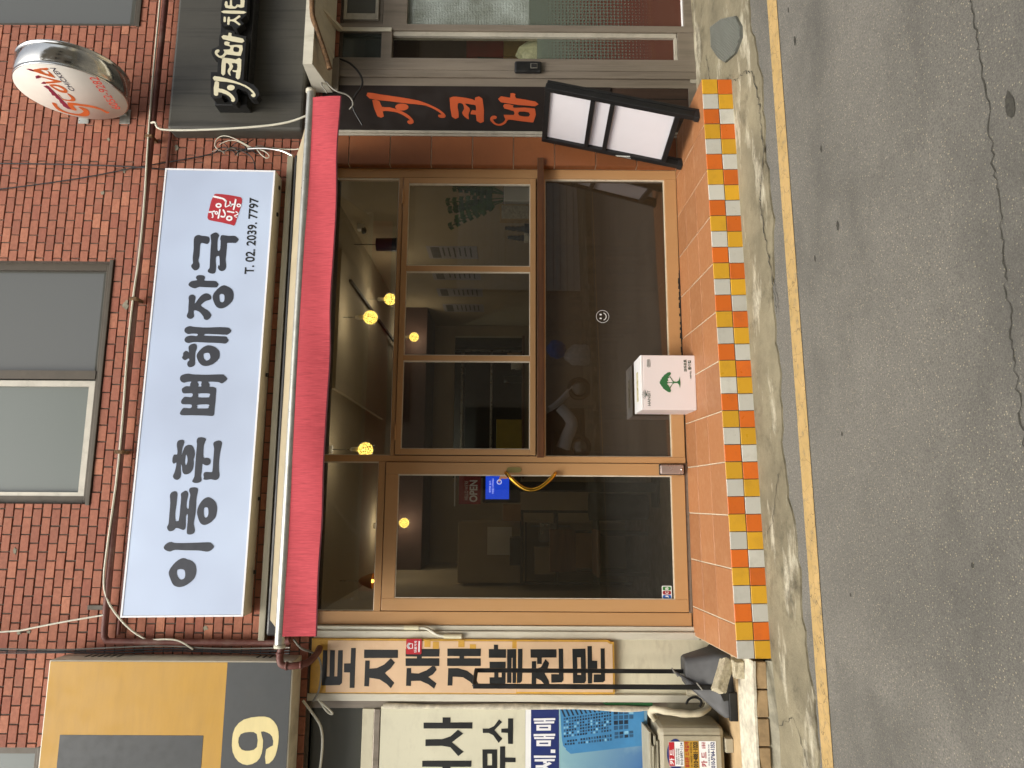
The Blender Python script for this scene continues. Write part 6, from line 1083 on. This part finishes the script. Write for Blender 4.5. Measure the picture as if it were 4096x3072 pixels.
# kiosk with blue screen and a red open sign
t = thing('order_kiosk', (.06, .95, .03), 'dark order kiosk with a glowing blue screen behind the door', 'kiosk'); part('stand', MB().box(.07, .15, .93, .98, .031, 1.15, .004), 'in_dark', t); part('base', MB().box(-.05, .27, .85, 1.1, .031, .05, .004), 'in_dark', t)
sc_ = part('monitor', MB().box(-.02, .34, .83, .88, 1.14, 1.44, .008), 'in_dark', t); part('screen', MB().box(.008, .325, .8265, .8295, 1.232, 1.418), 'screen_blue', sc_)
part('lettering', merge(text('화면을 눌러', .06, 1.375, .09, .016, .8255), text('주문을 시작하세요', .05, 1.352, .12, .016, .8255)), 'screen_white', sc_)
part('picture_hand', shapes([[[(.17, 1.245), (.25, 1.245), (.24, 1.285), (.20, 1.30), (.15, 1.318), (.14, 1.308), (.17, 1.292)]]], .8255, .001, mm=False, soft=1), 'screen_hand', sc_)
part('picture_ring', shapes([[[(.143+.02*math.cos(6.283*k/20), 1.31+.02*math.sin(6.283*k/20)) for k in range(20)], [(.143+.014*math.cos(6.283*k/20), 1.31+.014*math.sin(6.283*k/20)) for k in range(20)]]], .8245, .0008, mm=False), 'screen_white', sc_)
t = thing('open_sign', (.12, .3, 1.44), 'red hanging sign with white opening words behind the door', 'sign'); part('board', MB().box(-.029, .30, .30, .308, 1.436, 1.593), 'in_red', t)
part('lettering', merge(text("HELLO WE'RE", .0, 1.527, .137, .026, .299), text('OPEN', -.014, 1.460, .155, .057, .299, bold=.03)), 'sticker_white', t); part('rail', MB().tube([(-.045, .304, 1.623), (.33, .304, 1.623)], .0045, 6, 0), 'in_white', t); part('hook', MB().lathe([(.014, 0), (.016, .003), (.014, .006), (.012, .003), (.014, 0)], (.11, .30, 1.623), 16, 'y'), 'in_steel', t)
# fridge, counter, tables and chairs
t = thing('fridge', (-.52, 2.7, .03), 'tall beige fridge standing behind the door', 'fridge'); part('body', MB().box(-.83, -.22, 2.55, 3.1, .031, 1.75, .01), 'in_wall', t)
for z in (1.05,): part('door_gap', MB().box(-.83, -.22, 2.546, 2.5495, z, z+.012), 'in_dark', t)
part('handle', MB().box(-.27, -.25, 2.52, 2.548, .6, 1.0, .004), 'in_steel', t); part('notice', MB().box(-.55, -.27, 2.5455, 2.5495, 1.2, 1.45), 'in_white', t)
def table(x, y, lab):
    t = thing('dining_table', (x, y, .03), lab, 'table', 'tables in the shop'); part('tabletop', MB().box(x-.35, x+.35, y-.3, y+.3, .74, .765, .006), 'in_wood', t)
    for sx in (-.3, .3):
        for sy in (-.25, .25): part('leg', MB().box(x+sx-.02, x+sx+.02, y+sy-.02, y+sy+.02, .031, .7395), 'in_dark', t)
def chair(x, y, s, lab):
    t = thing('dining_chair', (x, y, .03), lab, 'chair', 'chairs in the shop'); part('seat', MB().box(x-.2, x+.2, y-.2, y+.2, .44, .475, .012), 'in_wood', t); part('backrest', MB().box(x-.19, x+.19, y+s*.2-.012, y+s*.2+.012, .62, .86, .01), 'in_wood', t)
    for sx in (-.17, .17):
        for sy in (-.17, .17): part('leg', MB().box(x+sx-.015, x+sx+.015, y+sy-.015, y+sy+.015, .031, .4395), 'in_dark', t)
        part('back_post', MB().box(x+sx-.012, x+sx+.012, y+s*.2-.012, y+s*.2+.012, .4755, .6195), 'in_dark', t)
table(1.9, 1.5, 'dark wooden table nearest the window'); table(1.9, 3.2, 'dark wooden table farther from the window'); table(.7, 3.0, 'dark wooden table in the middle of the shop')
for i, (x, y, s, l) in enumerate(((1.9, .95, -1, 'chair between the window and the nearest table'), (1.9, 2.05, 1, 'chair behind the nearest table'), (1.9, 2.65, -1, 'chair in front of the farther table'), (.7, 2.45, -1, 'chair in front of the middle table'), (.7, 3.55, 1, 'chair behind the middle table'))): chair(x, y, s, 'dark wooden '+l)
t = thing('storage_rack', (-.45, 2.2, .03), 'dark storage rack with boxes standing in front of the fridge', 'rack')
for x in (-.80, -.12): part('post', MB().box(x, x+.025, 2.2, 2.225, .031, 1.12), 'in_dark', t)
for z in (.35, .75, 1.09): part('shelf_board', MB().box(-.80, -.095, 2.15, 2.5, z, z+.025), 'in_dark', t)
for i, (x0, x1, z0, z1, m_, l_) in enumerate(((-.20, -.04, 1.1155, 1.29, 'cardboard', 'brown carton on top of the dark rack'), (-.62, -.36, 1.1155, 1.22, 'in_dark', 'dark crate on top of the dark rack'), (-.70, -.45, .7755, .98, 'in_wall', 'beige box on the middle shelf of the rack'), (-.40, -.22, .7755, .93, 'in_steel', 'grey bin on the middle shelf of the rack'), (-.65, -.30, .3755, .62, 'cardboard', 'wide brown carton on the lowest shelf of the rack'))): solo('stored_box', MB().box(x0, x1, 2.17, 2.45, z0, z1, .004), m_, l_, 'box', 'boxes on the dark rack')
solo('umbrella_bin', MB().lathe([(.0, 0), (.11, 0), (.12, .5), (.11, .5), (.10, .02)], (-.05, 1.4, .031), 20), 'in_dark', 'tall dark bin just inside the door', 'bin')
chair(-.45, 1.55, 1, 'dark wooden chair just inside the door')
# kitchen hatch goods
t = thing('kitchen_shelf', (1.3, 6.2, .03), 'steel kitchen shelf beyond the hatch in the back wall', 'shelf')
for z in (1.0, 1.5, 1.95): part('shelf_board', MB().box(.3, 2.3, 5.9, 6.4, z, z+.03), 'in_steel', t)
for x in (.3, 2.27): part('post', MB().box(x, x+.03, 5.9, 5.93, .031, 2.2), 'in_steel', t)
solo('metal_cabinet', MB().box(.40, .78, 5.95, 6.35, 1.0305, 1.48, .01), 'in_white', 'pale metal cabinet on the kitchen shelf', 'cabinet'); solo('yellow_box', MB().box(.42, 1.15, 5.32, 5.6, 1.051, 1.42, .006), 'in_yellow', 'yellow board leaning in the kitchen hatch', 'board')
solo('hatch_shelf', MB().box(.3, 2.35, 5.15, 5.65, 1.02, 1.05), 'in_wood', 'wooden shelf of the kitchen hatch', 'shelf')
for i, (x, h_, m_, lab) in enumerate(((2.1, .22, 'cardboard', 'stack of brown bowls in the kitchen hatch'), (1.95, .16, 'in_white', 'white jug in the kitchen hatch'), (1.75, .26, 'bag_black', 'dark bottle in the kitchen hatch'))):
    solo('kitchen_pot', MB().lathe([(0, 0), (.05, 0), (.06, h_*.5), (.045, h_*.8), (.05, h_), (0, h_)], (x, 5.4, 1.051), 16), m_, lab, 'pot')
solo('kitchen_light', MB().box(.5, 1.0, 5.9, 5.95, 2.45, 2.48), 'tube_light', 'white tube light in the kitchen', 'lamp')
# inside the neighbour
q = MB(); q.box(2.66, 5.3, 1.6, 1.7, -.2, 2.7); q.box(2.64, 2.66, .06, 1.7, -.2, 2.7); q.box(5.3, 5.4, -.05, 1.7, -.2, 2.7); q.box(2.64, 5.4, .06, 1.7, 2.7, 2.8); q.box(2.64, 5.3, .06, 1.6, -.25, -.17); room('neighbour_room', q, 'in_brown')
solo('neighbour_partition', MB().box(2.665, 3.10, .06, .1, -.169, 2.69), 'in_dark', 'dark partition behind the lettered panel', 'partition')
solo('store_shelf', MB().box(3.1, 4.9, .30, .62, 1.10, 1.13), 'in_wood', 'wooden shelf inside the narrow window of the chicken shop', 'shelf')
for nm, x0, x1, z0, z1, m_, lab, cat in (('brown_box', 3.33, 3.52, 1.131, 1.30, 'cardboard', 'small brown box on the shelf in the narrow window', 'box'), ('red_box', 3.52, 3.72, 1.3005, 1.60, 'in_red', 'red packet propped on the shelf in the narrow window', 'packet'), ('ochre_box', 3.53, 3.72, 1.131, 1.30, 'tray_wood', 'ochre box under the red packet', 'box')):
    solo(nm, MB().box(x0, x1, .34, .5, z0, z1, .004), m_, lab, cat)
solo('black_bag', MB().prism([(3.36, 1.301), (3.50, 1.301), (3.51, 1.50), (3.44, 1.56), (3.37, 1.48)], .33, .42), 'bag_black', 'folded black bag on the brown box in the narrow window', 'bag')
rr = random.Random(8); bm = bmesh.new(); bmesh.ops.create_icosphere(bm, subdivisions=3, radius=1)
v = [Vector((3.36+p.co.x*.13*(1+.25*rr.uniform(-1, 1)), .09+p.co.y*.09, .98+p.co.z*.19*(1+.2*rr.uniform(-1, 1)))) for p in bm.verts]; bm.verts.index_update(); f = [tuple(w_.index for w_ in p.verts) for p in bm.faces]; bm.free()
solo('bubble_wrap', MB().add(v, f), 'bubble_white', 'crumpled roll of clear bubble wrap in the narrow window', 'wrap')
solo('strip_light', MB().box(3.45, 3.9, 1.35, 1.40, 2.25, 2.28), 'tube_light', 'short white strip light inside the chicken shop', 'lamp')

# ================================================================== across the street (seen only as reflections)
ob = thing('opposite_building', (1, -9, -.4), 'plain rendered building across the street, unseen, heights shaped for the light', 'building')
q = MB(); q.box(.5, 18, -11, -9.0, -1, 9.5); part('wall', q, 'opp_wall', ob); q = MB(); q.box(-14, .499, -11, -9.001, -1, 5.3); part('low_wall', q, 'opp_wall', ob)  # unseen; right block made taller so more sky light reaches the left
for x in (1.5, 5, 8.5):
    w_ = part('window', MB().box(x, x+1.7, -8.985, -8.95, 3.2, 4.6), 'win_frame_dark', ob); part('pane', MB().box(x+.06, x+1.64, -8.949, -8.943, 3.26, 4.54), 'in_dark', w_)
for x in (-7.5, 4.2):
    q = MB()
    for k in range(18): q.box(x, x+2.6, -8.99, -8.96+.012*(k % 2), -.2+k*.14, -.2+k*.14+.13)
    part('shutter', q, 'opp_shutter', ob)
for x in (-3.6, .2): part('doorway', MB().box(x, x+1.6, -8.99, -8.97, -.25, 2.1), 'in_dark', ob)
for nm, m_, p, s, lab in (('trash_bag', 'trash_white', (2.62, -7.75, -.36), (.2, .2, .3), 'white trash bag on the opposite kerb'), ('trash_bag', 'trash_blue', (2.72, -7.75, .2), (.17, .17, .18), 'blue trash bag on top of the white one')):
    rr = random.Random(len(lab)); bm = bmesh.new(); bmesh.ops.create_icosphere(bm, subdivisions=3, radius=1)
    v = [Vector((p[0]+c.co.x*s[0]*(1+.12*rr.uniform(-1, 1)), p[1]+c.co.y*s[1], p[2]+s[2]+c.co.z*s[2]*(1+.1*rr.uniform(-1, 1)))) for c in bm.verts]; bm.verts.index_update(); f = [tuple(w_.index for w_ in c.verts) for c in bm.faces]; bm.free(); solo(nm, MB().add(v, f), m_, lab, 'bag', 'bags across the street')

sct = thing('scooter', (1.6, -7.75, -.38), 'pale parked scooter on the opposite kerb', 'scooter'); sy = -7.75; sz = gz(1.6, sy)+.1
def P3(x, z): return (x, sy, z+.07)
part('leg_shield', MB().tube([P3(2.02, .0), P3(1.86, .16), P3(1.70, .32), P3(1.58, .52)], lambda u: .075-.02*u, 10, 2, flat=.6), 'in_white', sct)
part('handlebar', MB().tube([(1.56, sy-.3, .66), (1.6, sy, .60), (1.56, sy+.3, .66)], .02, 8, 1), 'cable_grey', sct); part('headlight', MB().lathe([(.0, -.05), (.07, -.02), (.08, .03), (.0, .06)], (1.60, sy+.02, .60), 16, 'y'), 'steel_bar', sct)
part('body', MB().tube([P3(1.66, .26), P3(1.50, .10), P3(1.36, .02), P3(1.15, .12), P3(.92, .2)], lambda u: .09+.05*u, 12, 2, flat=.8), 'in_white', sct); part('seat', MB().box(.72, 1.22, sy-.12, sy+.12, .40, .48, .03), 'in_dark', sct)
for x in (2.0, .95):
    w_ = part('wheel', MB().lathe([(.13, -.05), (.2, -.05), (.215, 0), (.2, .05), (.13, .05), (.13, -.05)], (x, sy, sz+.215), 28, 'y'), 'rubber_black', sct); part('rim', MB().lathe([(.0, -.03), (.13, -.03), (.13, .03), (.0, .03)], (x, sy, sz+.215), 20, 'y'), 'steel_bar', w_)
